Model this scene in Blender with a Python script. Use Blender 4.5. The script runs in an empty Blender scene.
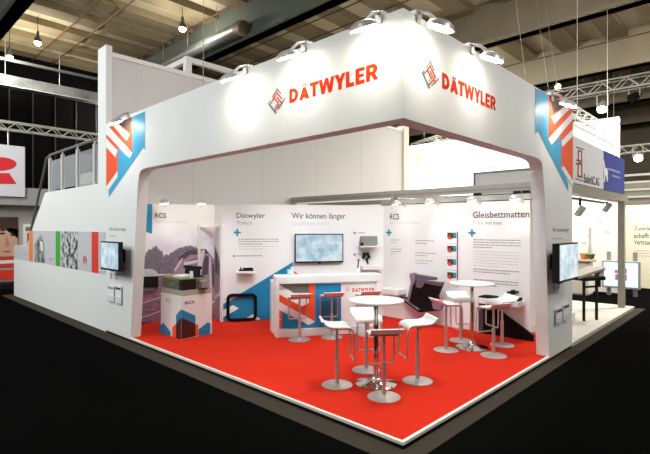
import bpy, bmesh, math, random
from mathutils import Vector, Matrix
random.seed(7)
SC = bpy.context.scene
COL = SC.collection
# ------------------------------------------------------------------ camera
F_PX, CX, CY = 463.6, 325.0, 227.0
ANG = math.radians(43.8)
FWD = Vector((math.cos(ANG), math.sin(ANG), 0)); RGT = Vector((math.sin(ANG), -math.cos(ANG), 0))
EYE = Vector((-3.608, -2.453, 2.0))
cam = bpy.data.cameras.new('camera'); co = bpy.data.objects.new('camera', cam); COL.objects.link(co)
cam.sensor_width = 36.0; cam.lens = F_PX / 650 * 36.0; cam.clip_end = 200
co.location = EYE; co.rotation_euler = (math.radians(90), 0, math.atan2(-FWD.x, FWD.y))
SC.camera = co

# a flat wall plane: origin, direction to the right as one faces it, up
class Plane:
    def __init__(s, o, r):
        s.o = Vector(o); s.r = Vector(r).normalized(); s.u = Vector((0, 0, 1)); s.n = s.r.cross(s.u)
    def at(s, px, py):                      # measured on the photograph -> (along, height) on this plane
        d = FWD + RGT * ((px - CX) / F_PX) - s.u * ((py - CY) / F_PX)
        t = (s.o - EYE).dot(s.n) / d.dot(s.n)
        q = EYE + d * t - s.o
        return (q.dot(s.r), q.z)
    def w(s, a, z, off=0.0): return s.o + s.r * a + s.u * z + s.n * off
HL = Plane((0, 0, 0), (0, -1, 0))           # left outer face of the stand
HR = Plane((0, 0, 0), (1, 0, 0))            # right outer face
MU = Plane((0.697, 7.055, 0), (1.32, -0.797, 0))     # mural wall
DG = Plane((1.977, 5.899, 0), (2.881, -2.077, 0))    # oblique wall with the screen
WR = Plane((4.85, 0, 0), (0, -1, 0))        # right inner wall

# ------------------------------------------------------------------ materials
def lin(c):
    return tuple((v / 255 / 12.92) if v / 255 <= .04045 else ((v / 255 + .055) / 1.055) ** 2.4 for v in c)
MATS = {}
def mat(name, rgb, rough=.5, metal=0, noise=0.0, scale=20, bump=0.0, emit=0, alpha=None, spec=.5, trans=0):
    if name in MATS: return MATS[name]
    m = bpy.data.materials.new(name); m.use_nodes = True
    nt = m.node_tree; b = nt.nodes['Principled BSDF']
    c = lin(rgb) + (1,)
    b.inputs['Base Color'].default_value = c
    b.inputs['Roughness'].default_value = rough; b.inputs['Metallic'].default_value = metal
    b.inputs['Specular IOR Level'].default_value = spec
    if trans: b.inputs['Transmission Weight'].default_value = trans
    if noise or bump:
        tc = nt.nodes.new('ShaderNodeTexCoord'); n = nt.nodes.new('ShaderNodeTexNoise')
        n.inputs['Scale'].default_value = scale; n.inputs['Detail'].default_value = 4
        nt.links.new(tc.outputs['Object'], n.inputs['Vector'])
        if noise:
            r = nt.nodes.new('ShaderNodeValToRGB'); nt.links.new(n.outputs['Fac'], r.inputs['Fac'])
            r.color_ramp.elements[0].position = .3; r.color_ramp.elements[1].position = .7
            r.color_ramp.elements[0].color = tuple(max(0, v * (1 - noise)) for v in c[:3]) + (1,)
            r.color_ramp.elements[1].color = tuple(min(1, v * (1 + noise)) for v in c[:3]) + (1,)
            nt.links.new(r.outputs['Color'], b.inputs['Base Color'])
        if bump:
            bp = nt.nodes.new('ShaderNodeBump'); bp.inputs['Strength'].default_value = bump
            nt.links.new(n.outputs['Fac'], bp.inputs['Height']); nt.links.new(bp.outputs['Normal'], b.inputs['Normal'])
    if emit:
        b.inputs['Emission Color'].default_value = c; b.inputs['Emission Strength'].default_value = emit
    if alpha is not None: b.inputs['Alpha'].default_value = alpha
    MATS[name] = m; return m
def screen_mat(name, c1, c2, scale, strength):
    m = mat(name, (20, 20, 25), .25); nt = m.node_tree; b = nt.nodes['Principled BSDF']
    tc = nt.nodes.new('ShaderNodeTexCoord'); n = nt.nodes.new('ShaderNodeTexNoise')
    n.inputs['Scale'].default_value = scale; n.inputs['Detail'].default_value = 6
    r = nt.nodes.new('ShaderNodeValToRGB')
    r.color_ramp.elements[0].position = .36; r.color_ramp.elements[1].position = .66
    r.color_ramp.elements[0].color = lin(c1) + (1,); r.color_ramp.elements[1].color = lin(c2) + (1,)
    nt.links.new(tc.outputs['Object'], n.inputs['Vector']); nt.links.new(n.outputs['Fac'], r.inputs['Fac'])
    nt.links.new(r.outputs['Color'], b.inputs['Emission Color']); b.inputs['Emission Strength'].default_value = strength
    return m
def blotch_mat(name, c1, c2, scale, lo=.4, hi=.6, detail=6, rough=.55, vec=(1, 1, 1)):
    m = mat(name, c1, rough); nt = m.node_tree; b = nt.nodes['Principled BSDF']
    tc = nt.nodes.new('ShaderNodeTexCoord'); mp = nt.nodes.new('ShaderNodeMapping'); n = nt.nodes.new('ShaderNodeTexNoise')
    mp.inputs['Scale'].default_value = vec
    n.inputs['Scale'].default_value = scale; n.inputs['Detail'].default_value = detail
    r = nt.nodes.new('ShaderNodeValToRGB')
    r.color_ramp.elements[0].position = lo; r.color_ramp.elements[1].position = hi
    r.color_ramp.elements[0].color = lin(c1) + (1,); r.color_ramp.elements[1].color = lin(c2) + (1,)
    nt.links.new(tc.outputs['Object'], mp.inputs['Vector']); nt.links.new(mp.outputs['Vector'], n.inputs['Vector'])
    nt.links.new(n.outputs['Fac'], r.inputs['Fac']); nt.links.new(r.outputs['Color'], b.inputs['Base Color'])
    return m

WHITE = mat('white_lacquer', (228, 228, 226), .35, noise=.02, scale=3)
WALLW = mat('white_wall_panel', (228, 226, 225), .55, noise=.015, scale=2)
EXTW = mat('white_outer_panel', (226, 229, 228), .7, noise=.015, scale=2)
REDC = mat('red_carpet', (204, 46, 28), .95, noise=.10, scale=60, bump=.15, spec=.05)
BLKC = mat('black_carpet', (12, 12, 12), 1.0, noise=.35, scale=90, bump=.2, spec=.0)
GREYC = mat('grey_carpet_strip', (66, 61, 54), 1.0, noise=.12, scale=80, spec=.0)
TRIMW = mat('white_edge_trim', (236, 232, 220), .4, noise=.02, scale=5)
STEEL = mat('brushed_steel', (200, 197, 193), .4, .8, noise=.06, scale=40)
SATIN = mat('satin_steel_plate', (196, 192, 188), .5, .75, noise=.04, scale=30)
CHROME = mat('chrome', (205, 203, 200), .12, 1.0, noise=.03, scale=10)
ALU = mat('grey_aluminium', (158, 155, 146), .45, .35, noise=.05, scale=12)
BLACK = mat('black_plastic', (17, 17, 18), .5, spec=.25, noise=.15, scale=30)
RUBB = mat('black_rubber', (13, 12, 12), .7, noise=.2, scale=40, bump=.1, spec=.12)
BLUE = mat('print_blue', (10, 128, 178), .5, noise=.03, scale=4)
LBLUE = mat('print_light_blue', (58, 160, 206), .5, noise=.03, scale=4)
ORNG = mat('print_orange', (236, 84, 38), .5, noise=.03, scale=4)
LETO = mat('letter_orange', (220, 56, 20), .9, noise=.02, scale=4, spec=.05)
PWHITE = mat('print_white', (236, 236, 234), .5, noise=.01, scale=4)
DARKP = mat('print_dark_brown', (64, 52, 46), .5, noise=.06, scale=4)
DKRED = mat('print_dark_maroon', (62, 18, 16), .5, noise=.06, scale=4)
TXT = mat('print_text_dark', (72, 64, 62), .6, noise=.03, scale=9)
TXTG = mat('print_text_grey', (150, 146, 146), .6, noise=.03, scale=9)
TXTL = mat('print_text_pale', (196, 193, 193), .6, noise=.02, scale=9)
TEAL = mat('print_teal', (28, 150, 168), .5, noise=.03, scale=9)
GREYP = mat('print_grey', (196, 198, 204), .5, noise=.02, scale=9)
REDP = mat('print_red', (222, 58, 40), .5, noise=.03, scale=9)
GREENP = mat('print_green', (64, 168, 52), .5, noise=.03, scale=9)
LAMPB = mat('lamp_housing', (196, 192, 188), .35, .4, noise=.03, scale=20)
LAMPE = mat('lamp_glass_lit', (255, 244, 226), .3, emit=40)
LAMPS = mat('lamp_glass_lit_small', (255, 244, 226), .3, emit=14)

# ------------------------------------------------------------------ mesh helpers
def bx(bm, c, s, rot=None):
    M = Matrix.Translation(Vector(c)) @ (rot.to_4x4() if rot is not None else Matrix()) @ Matrix.Diagonal((s[0], s[1], s[2], 1))
    bmesh.ops.create_cube(bm, size=1, matrix=M)
def box2(bm, a, b):
    bx(bm, [(a[i] + b[i]) / 2 for i in range(3)], [abs(b[i] - a[i]) for i in range(3)])
def frame_of(d):
    d = d.normalized(); h = Vector((0, 0, 1)) if abs(d.z) < .95 else Vector((1, 0, 0))
    x = d.cross(h).normalized(); return x, x.cross(d)
def tube(bm, pts, r, seg=10, closed=False, flat=1.0):
    pts = [Vector(p) for p in pts]; n = len(pts); rings = []
    px = None
    for i in range(n):
        if closed: d = pts[(i + 1) % n] - pts[i - 1]
        else: d = pts[min(i + 1, n - 1)] - pts[max(i - 1, 0)]
        d.normalize()
        if px is None: x, y = frame_of(d)
        else:
            x = px - d * px.dot(d)
            x = x.normalized() if x.length > 1e-6 else frame_of(d)[0]
            y = x.cross(d)
        px = x
        rr = r[i] if isinstance(r, (list, tuple)) else r
        rings.append([bm.verts.new(pts[i] + x * (rr * math.cos(a) * flat) + y * (rr * math.sin(a))) for a in [2 * math.pi * k / seg for k in range(seg)]])
    m = n if closed else n - 1
    for i in range(m):
        A, B = rings[i], rings[(i + 1) % n]
        for k in range(seg): bm.faces.new((A[k], A[(k + 1) % seg], B[(k + 1) % seg], B[k]))
    if not closed:
        bm.faces.new(rings[0][::-1]); bm.faces.new(rings[-1])
def lathe(bm, prof, c=(0, 0, 0), seg=32):
    c = Vector(c); rings = []
    for r, z in prof:
        rings.append([bm.verts.new(c + Vector((max(r, 1e-4) * math.cos(a), max(r, 1e-4) * math.sin(a), z))) for a in [2 * math.pi * k / seg for k in range(seg)]])
    for A, B in zip(rings, rings[1:]):
        for k in range(seg): bm.faces.new((A[k], A[(k + 1) % seg], B[(k + 1) % seg], B[k]))
    bm.faces.new(rings[0][::-1]); bm.faces.new(rings[-1])
def prism(bm, pts, d):                       # polygon of 3-D points extruded by vector d
    d = Vector(d); A = [bm.verts.new(Vector(p)) for p in pts]; B = [bm.verts.new(Vector(p) + d) for p in pts]
    n = len(A); bm.faces.new(A); bm.faces.new(B[::-1])
    for i in range(n): bm.faces.new((A[i], B[i], B[(i + 1) % n], A[(i + 1) % n]))
def wloc(o):
    v = Vector((0, 0, 0))
    while o is not None: v = v + o.location; o = o.parent
    return v
def part(name, bm, m, parent=None, local=False, bevel=0, smooth=False, label=None):
    if parent is not None and not local:
        bmesh.ops.translate(bm, verts=bm.verts, vec=-wloc(parent))
    bmesh.ops.recalc_face_normals(bm, faces=bm.faces)
    me = bpy.data.meshes.new(name); bm.to_mesh(me); bm.free(); me.materials.append(m)
    o = bpy.data.objects.new(name, me); COL.objects.link(o)
    if parent is not None: o.parent = parent
    if smooth:
        for p in me.polygons: p.use_smooth = True
        me.set_sharp_from_angle(angle=math.radians(40))
    if bevel:
        b = o.modifiers.new('bevel', 'BEVEL'); b.width = bevel; b.segments = 2; b.limit_method = 'ANGLE'
    if label: o['label'] = label
    return o
def single(name, bm, m, label, cat, group=None, **k):      # a thing that is one mesh: origin at its base centre
    xs = [v.co for v in bm.verts]
    c = Vector(((min(v.x for v in xs) + max(v.x for v in xs)) / 2, (min(v.y for v in xs) + max(v.y for v in xs)) / 2, min(v.z for v in xs)))
    bmesh.ops.translate(bm, verts=bm.verts, vec=-c)
    o = part(name, bm, m, **k); o.location = c
    o['label'] = label; o['category'] = cat
    if group: o['group'] = group
    return o
def thing(name, label, cat, loc=(0, 0, 0), rz=0, group=None):
    o = bpy.data.objects.new(name, None); COL.objects.link(o); o.empty_display_size = .1
    o.location = loc; o.rotation_euler = (0, 0, rz); o['label'] = label; o['category'] = cat
    if group: o['group'] = group
    return o
def struct(name, bm, m, **k):
    o = part(name, bm, m, **k); o['kind'] = 'structure'; return o
def copy_tree(o, parent=None):
    c = o.copy(); COL.objects.link(c)
    if parent is not None: c.parent = parent
    for ch in [x for x in bpy.data.objects if x.parent == o]: copy_tree(ch, c)
    return c
def NB(): return bmesh.new()

def polys(name, pl, plist, m, parent, off=.003, px=True, thick=.002, label=None):   # flat printed shapes on a wall plane
    bm = NB()
    for pts in plist:
        q = [pl.at(*p) for p in pts] if px else pts
        prism(bm, [pl.w(a, z, off) for a, z in q], pl.n * thick)
    return part(name, bm, m, parent, label=label)
def text(name, s, pl, a0, z0, a1, z1, m, parent, off=.0015, bold=0.0, thick=.001, label=None):
    cu = bpy.data.curves.new(name, 'FONT'); cu.body = s; cu.size = 1; cu.offset = bold; cu.resolution_u = 3
    to = bpy.data.objects.new(name + '_tmp', cu); COL.objects.link(to)
    dg = bpy.context.evaluated_depsgraph_get(); dg.update()
    me = bpy.data.meshes.new_from_object(to.evaluated_get(dg))
    bpy.data.objects.remove(to); bpy.data.curves.remove(cu)
    bm = NB(); bm.from_mesh(me); bpy.data.meshes.remove(me)
    xs = [v.co.x for v in bm.verts]; ys = [v.co.y for v in bm.verts]
    x0, x1, y0, y1 = min(xs), max(xs), min(ys), max(ys)
    r = bmesh.ops.extrude_face_region(bm, geom=bm.faces[:])
    nv = set(e for e in r['geom'] if isinstance(e, bmesh.types.BMVert))
    for v in bm.verts:
        a = a0 + (v.co.x - x0) / (x1 - x0) * (a1 - a0); z = z0 + (v.co.y - y0) / (y1 - y0) * (z1 - z0)
        v.co = pl.w(a, z, off + (thick if v in nv else 0))
    return part(name, bm, m, parent, label=label)
def textpx(name, s, pl, p0, p1, m, parent, **k):            # p0 lower left, p1 upper right on the photograph
    a0, z0 = pl.at(*p0); a1, z1 = pl.at(*p1)
    return text(name, s, pl, a0, z0, a1, z1, m, parent, **k)
def block_letters(name, word, pl, a0, z0, a1, z1, m, parent, off=.002, thick=.0015):   # heavy sans capitals built stroke by stroke
    t = .245
    arc = lambda cx, cy, ro, ri, yo, yi, d0, d1, n=8: [[(cx + ro * math.cos(p), cy + yo * math.sin(p)), (cx + ro * math.cos(q), cy + yo * math.sin(q)), (cx + ri * math.cos(q), cy + yi * math.sin(q)), (cx + ri * math.cos(p), cy + yi * math.sin(p))]
        for p, q in [(math.radians(d0 + (d1 - d0) * k / n), math.radians(d0 + (d1 - d0) * (k + 1) / n)) for k in range(n)]]
    R_ = lambda x0, y0, x1, y1: [(x0, y0), (x1, y0), (x1, y1), (x0, y1)]
    G = {'D': (.76, [R_(0, 0, t, 1), R_(t, 1 - t, .32, 1), R_(t, 0, .32, t)] + arc(.30, .5, .46, .46 - t, .5, .5 - t, -90, 90, 12)),
         'Ä': (.84, [[(0, 0), (.27, 0), (.54, .84), (.30, .84)], [(.57, 0), (.84, 0), (.54, .84), (.30, .84)], R_(.2, .14, .64, .33), R_(.25, .90, .39, 1.05), R_(.45, .90, .59, 1.05)]),
         'T': (.70, [R_(0, 1 - t, .70, 1), R_(.35 - t / 2, 0, .35 + t / 2, 1 - t)]),
         'W': (1.16, [[(0, 1), (.23, 1), (.43, 0), (.21, 0)], [(.47, 1), (.66, 1), (.43, 0), (.23, 0)], [(.50, 1), (.69, 1), (.93, 0), (.73, 0)], [(.93, 1), (1.16, 1), (.95, 0), (.73, 0)]]),
         'Y': (.78, [[(0, 1), (.25, 1), (.50, .45), (.28, .38)], [(.53, 1), (.78, 1), (.50, .38), (.28, .45)], R_(.39 - t / 2, 0, .39 + t / 2, .46)]),
         'L': (.56, [R_(0, 0, t, 1), R_(t, 0, .56, t * .95)]),
         'E': (.60, [R_(0, 0, t, 1), R_(t, 0, .60, t * .9), R_(t, .41, .55, .59), R_(t, 1 - t * .9, .60, 1)]),
         'R': (.74, [R_(0, 0, t, 1), R_(t, 1 - t * .9, .42, 1), R_(t, .36, .42, .55)] + arc(.40, .68, .31, .31 - t, .32, .32 - t * .9, -90, 90, 10) + [[(.30, .40), (.52, .44), (.76, 0), (.51, 0)]])}
    x = 0; shapes = []
    for ch in word:
        w_, ps = G[ch]
        shapes += [[(x + p[0], p[1]) for p in q] for q in ps]; x += w_ + (.03 if ch in 'ÄTWY' else .10)
    x -= .10; bm = NB()
    for k, q in enumerate(shapes):              # tiny steps in thickness keep crossing strokes from sharing one face
        prism(bm, [pl.w(a0 + p[0] / x * (a1 - a0), z0 + p[1] * (z1 - z0), off) for p in q], pl.n * (thick + .00015 * (k % 9)))
    return part(name, bm, m, parent)
def paragraph(name, pl, a0, z1, a1, rows, m, parent, pitch=.045, h=.013, off=.003):
    bm = NB(); rnd = random.Random(int((a0 + z1) * 1000))
    for i in range(rows):
        a = a0; end = a1 if i < rows - 1 else a0 + (a1 - a0) * rnd.uniform(.4, .8)
        while a < end - .02:
            w = min(rnd.uniform(.03, .11), end - a)
            z = z1 - i * pitch
            prism(bm, [pl.w(a, z, off), pl.w(a + w, z, off), pl.w(a + w, z - h, off), pl.w(a, z - h, off)], pl.n * .001)
            a += w + .014
    return part(name, bm, m, parent)
def plus(pl, a, z, s, parent):
    t = s * .27; bm = NB()
    box = lambda x0, z0, x1, z1: prism(bm, [pl.w(x0, z0, .003), pl.w(x1, z0, .003), pl.w(x1, z1, .003), pl.w(x0, z1, .003)], pl.n * .003)
    box(a - s / 2, z - t / 2, a + s / 2, z + t / 2); box(a - t / 2, z - s / 2, a + t / 2, z + s / 2)
    return part('plus_sign', bm, TEAL, parent)

def aim(o, tgt):
    o.rotation_euler = (Vector(tgt) - o.location).to_track_quat('-Z', 'Y').to_euler()
def spot(name, loc, tgt, power, angle=80, blend=.6, rad=.06, col=(1, .95, .88)):
    l = bpy.data.lights.new(name, 'SPOT'); l.energy = power; l.spot_size = math.radians(angle); l.spot_blend = blend
    l.shadow_soft_size = rad; l.color = col
    o = bpy.data.objects.new(name, l); COL.objects.link(o); o.location = loc; aim(o, tgt); return o
def area(name, loc, tgt, power, size=.6, col=(1, .96, .9), spread=180):
    l = bpy.data.lights.new(name, 'AREA'); l.energy = power; l.size = size; l.color = col; l.spread = math.radians(spread)
    o = bpy.data.objects.new(name, l); COL.objects.link(o); o.location = loc; aim(o, tgt); return o
#=SECTIONS=
# ================================================================== THE HALL
HZ = -.07
bm = NB(); box2(bm, (-14, -14, HZ - .1), (45, 34, HZ)); struct('floor', bm, BLKC)
CEIL = mat('ceiling_panel', (190, 177, 148), .9, noise=.06, scale=3)
RIBM = mat('ceiling_rib', (130, 117, 88), .9, noise=.08, scale=4)
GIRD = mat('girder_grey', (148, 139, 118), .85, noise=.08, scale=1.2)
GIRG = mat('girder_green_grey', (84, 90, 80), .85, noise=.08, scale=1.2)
PIPE = mat('conduit_red', (98, 48, 34), .6, noise=.05, scale=9)
DARKW = mat('hall_dark_panel', (6, 6, 7), .9, noise=.2, scale=1.5, spec=.1)
bm = NB(); box2(bm, (-3, -10, 10.0), (40, 26, 10.2)); ceil = struct('ceiling', bm, CEIL)
for k in range(20):
    y = -9.0 + 1.78 * k
    bm = NB(); box2(bm, (-3, y, 9.74), (40, y + .72, 10)); part('rib', bm, RIBM, ceil)
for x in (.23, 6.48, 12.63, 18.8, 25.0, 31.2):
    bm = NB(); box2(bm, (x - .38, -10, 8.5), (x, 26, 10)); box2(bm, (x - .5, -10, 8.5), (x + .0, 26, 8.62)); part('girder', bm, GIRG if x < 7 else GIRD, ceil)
for x in (2.45, 3.25, 5.75, 8.6, 9.68, 12.5, 15.6, 18.4, 21.6):
    bm = NB(); tube(bm, [(x, -10, 9.68), (x, 26, 9.68)], .022, 6); part('conduit', bm, PIPE, ceil)
bm = NB(); box2(bm, (-8, 22, HZ), (41, 22.3, 10)); hw = struct('wall_hall_left', bm, DARKW)
for k in range(11):
    bm = NB(); box2(bm, (-4 + k * .92, 21.9, 1.5), (-3.95 + k * .92, 22.0, 8.6)); part('seam_rail', bm, mat('dark_steel', (36, 35, 34), .6, .1, noise=.05), hw)
HALLW = mat('hall_concrete', (130, 122, 102), .9, noise=.08, scale=.8)
bm = NB(); box2(bm, (34, -14, HZ), (34.3, 22, 10)); struct('wall_hall_right', bm, HALLW)

# round pipe duct running under the roof, and the square duct on the dark wall
DUCT = mat('galvanised_duct', (104, 106, 104), .42, .5, noise=.06, scale=2)
t = thing('round_duct', 'round silver duct running under the roof girder above the white railing', 'duct', (5.9, 14, 8.5))
bm = NB(); tube(bm, [(5.78, 10.7, 8.75), (5.78, 19.6, 8.75)], .24, 20); part('pipe', bm, DUCT, t, smooth=True)
bm = NB(); tube(bm, [(5.78, 10.7, 8.75), (5.78, 10.5, 8.75), (5.8, 10.35, 8.7)], [.24, .26, .26], 20); part('end_cowl', bm, mat('duct_cowl', (96, 86, 62), .6, .2, noise=.05), t, smooth=True)
for y in (12, 14, 16, 18):
    bm = NB(); tube(bm, [(5.78, y, 8.95), (5.78, y, 10)], .012, 6); part('hanger', bm, STEEL, t)
t = thing('ventilation_duct', 'flat galvanised ventilation duct along the dark wall above the truss', 'duct', (2, 20, 7.75))
bm = NB(); box2(bm, (-6, 19.8, 7.76), (11, 20.4, 8.16)); part('duct_body', bm, blotch_mat('dull_duct', (84, 88, 88), (120, 124, 124), 1.2, rough=.5), t)
bm = NB(); box2(bm, (-6, 19.75, 8.72), (11, 19.85, 8.83)); part('cable_tray', bm, mat('tray_grey', (96, 95, 92), .6, .2, noise=.05), t)
bm = NB(); box2(bm, (-6, 19.78, 7.72), (11, 19.80, 7.76)); part('flange', bm, STEEL, t)
for k in range(7):
    bm = NB(); tube(bm, [(-3 + k * 2.0, 20.0, 8.16), (-3 + k * 2.0, 20.0, 10)], .015, 6); part('hanger', bm, STEEL, t)

def truss(name, p, q, d, label, group=None, m=None, cell=.45):
    p, q = Vector(p), Vector(q); L = (q - p).length; u = (q - p).normalized(); h = Vector((0, 0, 1)); s = u.cross(h)
    t = thing(name, label, 'truss', p, 0, group); m = m or STEEL
    cs = [(-d / 2, 0), (d / 2, 0), (-d / 2, d), (d / 2, d)]
    for a, b in cs:
        bm = NB(); tube(bm, [p + s * a + h * b, q + s * a + h * b], d * .085, 8); part('chord', bm, m, t)
    bm = NB(); n = max(2, int(L / cell))
    for i in range(n):
        A = p + u * (L * i / n); B = p + u * (L * (i + 1) / n)
        e = i % 2
        for a in (-d / 2, d / 2):
            tube(bm, [A + s * a + h * (d * e), B + s * a + h * (d * (1 - e))], d * .05, 6)
        for b in (0, d):
            tube(bm, [A + s * (d / 2 - d * e) + h * b, B + s * (-d / 2 + d * e) + h * b], d * .05, 6)
    part('lattice', bm, m, t)
    for f_ in (.15, .85):
        c_ = p + (q - p) * f_ + h * d
        bm = NB(); tube(bm, [c_, Vector((c_.x, c_.y, 10.0))], .006, 5); part('hanging_cable', bm, m, t)
    return t
TRM = mat('truss_aluminium', (190, 188, 178), .45, .3, noise=.05, scale=9)
truss('lighting_truss', (-6, 16, 5.28), (9, 16.2, 5.28), .26, 'aluminium truss across the dark curtain wall behind the stair', m=TRM, cell=.28)
ta = truss('lighting_truss', (20, -3.5, 8.0), (20, 8.5, 8.0), .48, 'large aluminium truss at upper right carrying two hanging spotlights', m=TRM, cell=.5)
tb = truss('lighting_truss', (20, -2.5, 5.2), (20, 3.4, 5.2), .3, 'low aluminium truss at far right with one glaring lamp', m=TRM, cell=.35)
truss('lighting_truss', (13.4, 4.5, 5.9), (16.5, 10.6, 5.9), .3, 'pale truss above the bright exhibition wall, seen under the header', m=TRM, cell=.35)
truss('lighting_truss', (13.5, 7.5, 5.4), (18.5, 10.5, 5.4), .22, 'thin truss just above the bright exhibition wall, beside the white column', m=TRM, cell=.3)

def pendant(x, y, z, label):
    t = thing('high_bay_lamp', label, 'ceiling lamp', (x, y, z), 0, 'high bay lamps under the roof')
    bm = NB(); lathe(bm, [(.11, 0), (.14, .02), (.11, .16), (.05, .26), (.04, .42)], (x, y, z), 20); part('lamp_shade', bm, mat('pendant_grey', (70, 68, 62), .5, .3, noise=.05), t, smooth=True)
    bm = NB(); lathe(bm, [(.05, -.10), (.10, -.06), (.115, -.02), (.12, 0)], (x, y, z), 20); part('lamp_glass', bm, LAMPE, t)
    bm = NB(); tube(bm, [(x, y, z + .4), (x, y, 10)], .012, 6); part('hanger', bm, BLACK, t)
    l = bpy.data.lights.new('lamp', 'POINT'); l.energy = 260; l.shadow_soft_size = .2; l.color = (1, .95, .85)
    lo = bpy.data.objects.new('lamp', l); COL.objects.link(lo); lo.location = (x, y, z - .15)
pendant(1.55, 17.6, 9.0, 'lit hall lamp hanging under the roof above the dark wall, nearer the corner')
pendant(4.72, 12.5, 9.0, 'lit hall lamp hanging under the roof above the tall white wall')
pendant(1.0, 19.3, 8.75 , 'small lit hall lamp just above the flat ventilation duct, further left')
pendant(5.4, 20.6, 7.65, 'small lit hall lamp beside the ventilation duct, close to the white post')

# hanging spotlights on the right-hand trusses
def stage_lamp(pt, tgt, label, lit=True, sc=1.0):
    pt = Vector(pt); d = (Vector(tgt) - pt).normalized(); x, y = frame_of(d)
    t = thing('stage_spotlight', label, 'spotlight', pt, 0, 'spotlights on the trusses')
    bm = NB(); tube(bm, [pt - d * .3 * sc, pt - d * .1 * sc, pt + d * .18 * sc], [.10 * sc, .17 * sc, .2 * sc], 14); part('lamp_housing', bm, LAMPB if lit else BLACK, t)
    bm = NB(); tube(bm, [pt + d * .18 * sc, pt + d * .2 * sc], .17 * sc, 14); part('lamp_glass', bm, LAMPE if lit else BLACK, t)
    bm = NB(); tube(bm, [pt + Vector((0, 0, .62 * sc)), pt + Vector((0, .2 * sc, .45 * sc)), pt + Vector((0, .2 * sc, 0))], .03 * sc, 6); tube(bm, [pt + Vector((0, 0, .62 * sc)), pt + Vector((0, -.2 * sc, .45 * sc)), pt + Vector((0, -.2 * sc, 0))], .03 * sc, 6); part('yoke', bm, STEEL, t)
    return t
stage_lamp((20, 2.95, 7.4), (18.6, 2.9, 5.6), 'lit white spotlight hanging from the large truss, left of the tilted one', sc=1.1)
stage_lamp((20, 1.75, 7.6), (18.0, 3.4, 6.2), 'tilted spotlight with a dark barrel hanging from the large truss', False, sc=1.0)
stage_lamp((20, 1.62, 5.0), (16, 0.5, 3.0), 'glaring lamp under the low truss at far right', sc=.9)
stage_lamp((20, 4.85, 8.75), (17, 3.0, 5.5), 'small lit spotlight on top of the large truss', sc=.7)
# steel hanging wires
WIRE = mat('wire_pale', (140, 132, 114), .5, .3, noise=.05, scale=9)
def wire(a, b, label, r=.008):
    bm = NB(); tube(bm, [a, b], r, 5)
    return single('hanging_wire', bm, WIRE, label, 'wire', 'steel wires holding the trusses')
wl = 'thin steel wire running from the roof down to the trusses'
for y0, y1, z in ((5.3, 4.2, 8.48), (5.0, 5.4, 8.48), (3.7, 3.9, 8.48), (2.9, 4.4, 8.48), (2.2, 2.6, 8.48), (1.3, 2.0, 8.48), (6.4, 6.0, 8.48)):
    wire((20.0, y0, 8.45), (20.6, y1, 10.0), wl)
for x, y in ((3.1, .1), (4.1, .1), (4.6, .1)):
    wire((x + .2, y, 4.03), (x + 1.3, y + .9, 8.5), 'thin steel wire rising from the top of the right header', .004)
wire((.1, 3.6, 4.03), (.1, 3.6, 9.7), 'thin steel wire rising from the left header beside its farthest lamp', .005)
# ================================================================== LEFT NEIGHBOUR
NB1 = mat('neighbour_wall_grey', (168, 166, 160), .7, noise=.03, scale=2)
bm = NB(); box2(bm, (-5, 16.6, HZ), (3.2, 16.8, 3.05)); nl = struct('wall_neighbour_left', bm, NB1)
bm = NB(); box2(bm, (-5, 16.1, 2.75), (3.2, 16.6, 3.35)); struct('trim_1', bm, mat('fascia_grey', (150, 150, 146), .7, noise=.03))
t = thing('hanging_banner_cube', 'large white hanging banner cube with a red letter R', 'banner', (-1.0, 17.0, 3.05))
bm = NB(); box2(bm, (-3.0, 16.0, 3.03), (.75, 18.0, 4.75)); part('cloth_cube', bm, mat('banner_cloth', (205, 206, 214), .8, noise=.02), t)
for x in (-2.4, .3):
    bm = NB(); tube(bm, [(x, 16.2, 4.75), (x, 16.2, 5.26)], .012, 6); part('hanging_cable', bm, STEEL, t)
pf = Plane((0, 16.0, 0), (1, 0, 0))
bm = NB()
el = [(-2 + 18.5 * math.cos(math.radians(a)), 164 - 7 * math.sin(math.radians(a))) for a in range(-90, 91, 10)] + [(-16, 157), (-16, 171)]
for q in (el, [(-16, 173), (9, 173), (16.5, 184), (-16, 184)]): prism(bm, [pf.w(*pf.at(*p), .004) for p in q], pf.n * .004)
part('letter_r', bm, mat('banner_red', (205, 30, 44), .7, noise=.03), t)
# poster of a boy's face on the neighbour's wall
pw = Plane((0, 16.58, 0), (1, 0, 0))
t = thing('face_poster', 'large poster photo of a boy with brown hair on the grey booth wall', 'poster', (-.4, 16.57, .2))
a0, a1 = -1.5, pw.at(18, 230)[0]; zt = pw.at(18, 217)[1]
quad = lambda A, B, Z0, Z1: [(A, Z0), (B, Z0), (B, Z1), (A, Z1)]
polys('poster_sheet', pw, [quad(a0, a1, .95, zt)], blotch_mat('hair_brown', (44, 30, 24), (96, 66, 48), 5, vec=(1, 1, 3)), t, .01, False)
fc = pw.at(6, 240)
SK = mat('poster_skin', (205, 160, 138), .7, noise=.05, scale=6)
ell = lambda x, z, rx, rz, n=18: [(x + rx * math.cos(2 * math.pi * k / n), z + rz * math.sin(2 * math.pi * k / n)) for k in range(n)]
fc = pw.at(7, 240); e1, e2 = pw.at(2.3, 233.5), pw.at(13, 235)
polys('face_print', pw, [[p for p in ell(fc[0], fc[1] + .02, .40, .66, 28) if p[1] > .96 and p[0] < a1]], SK, t, .014, False)
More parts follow.
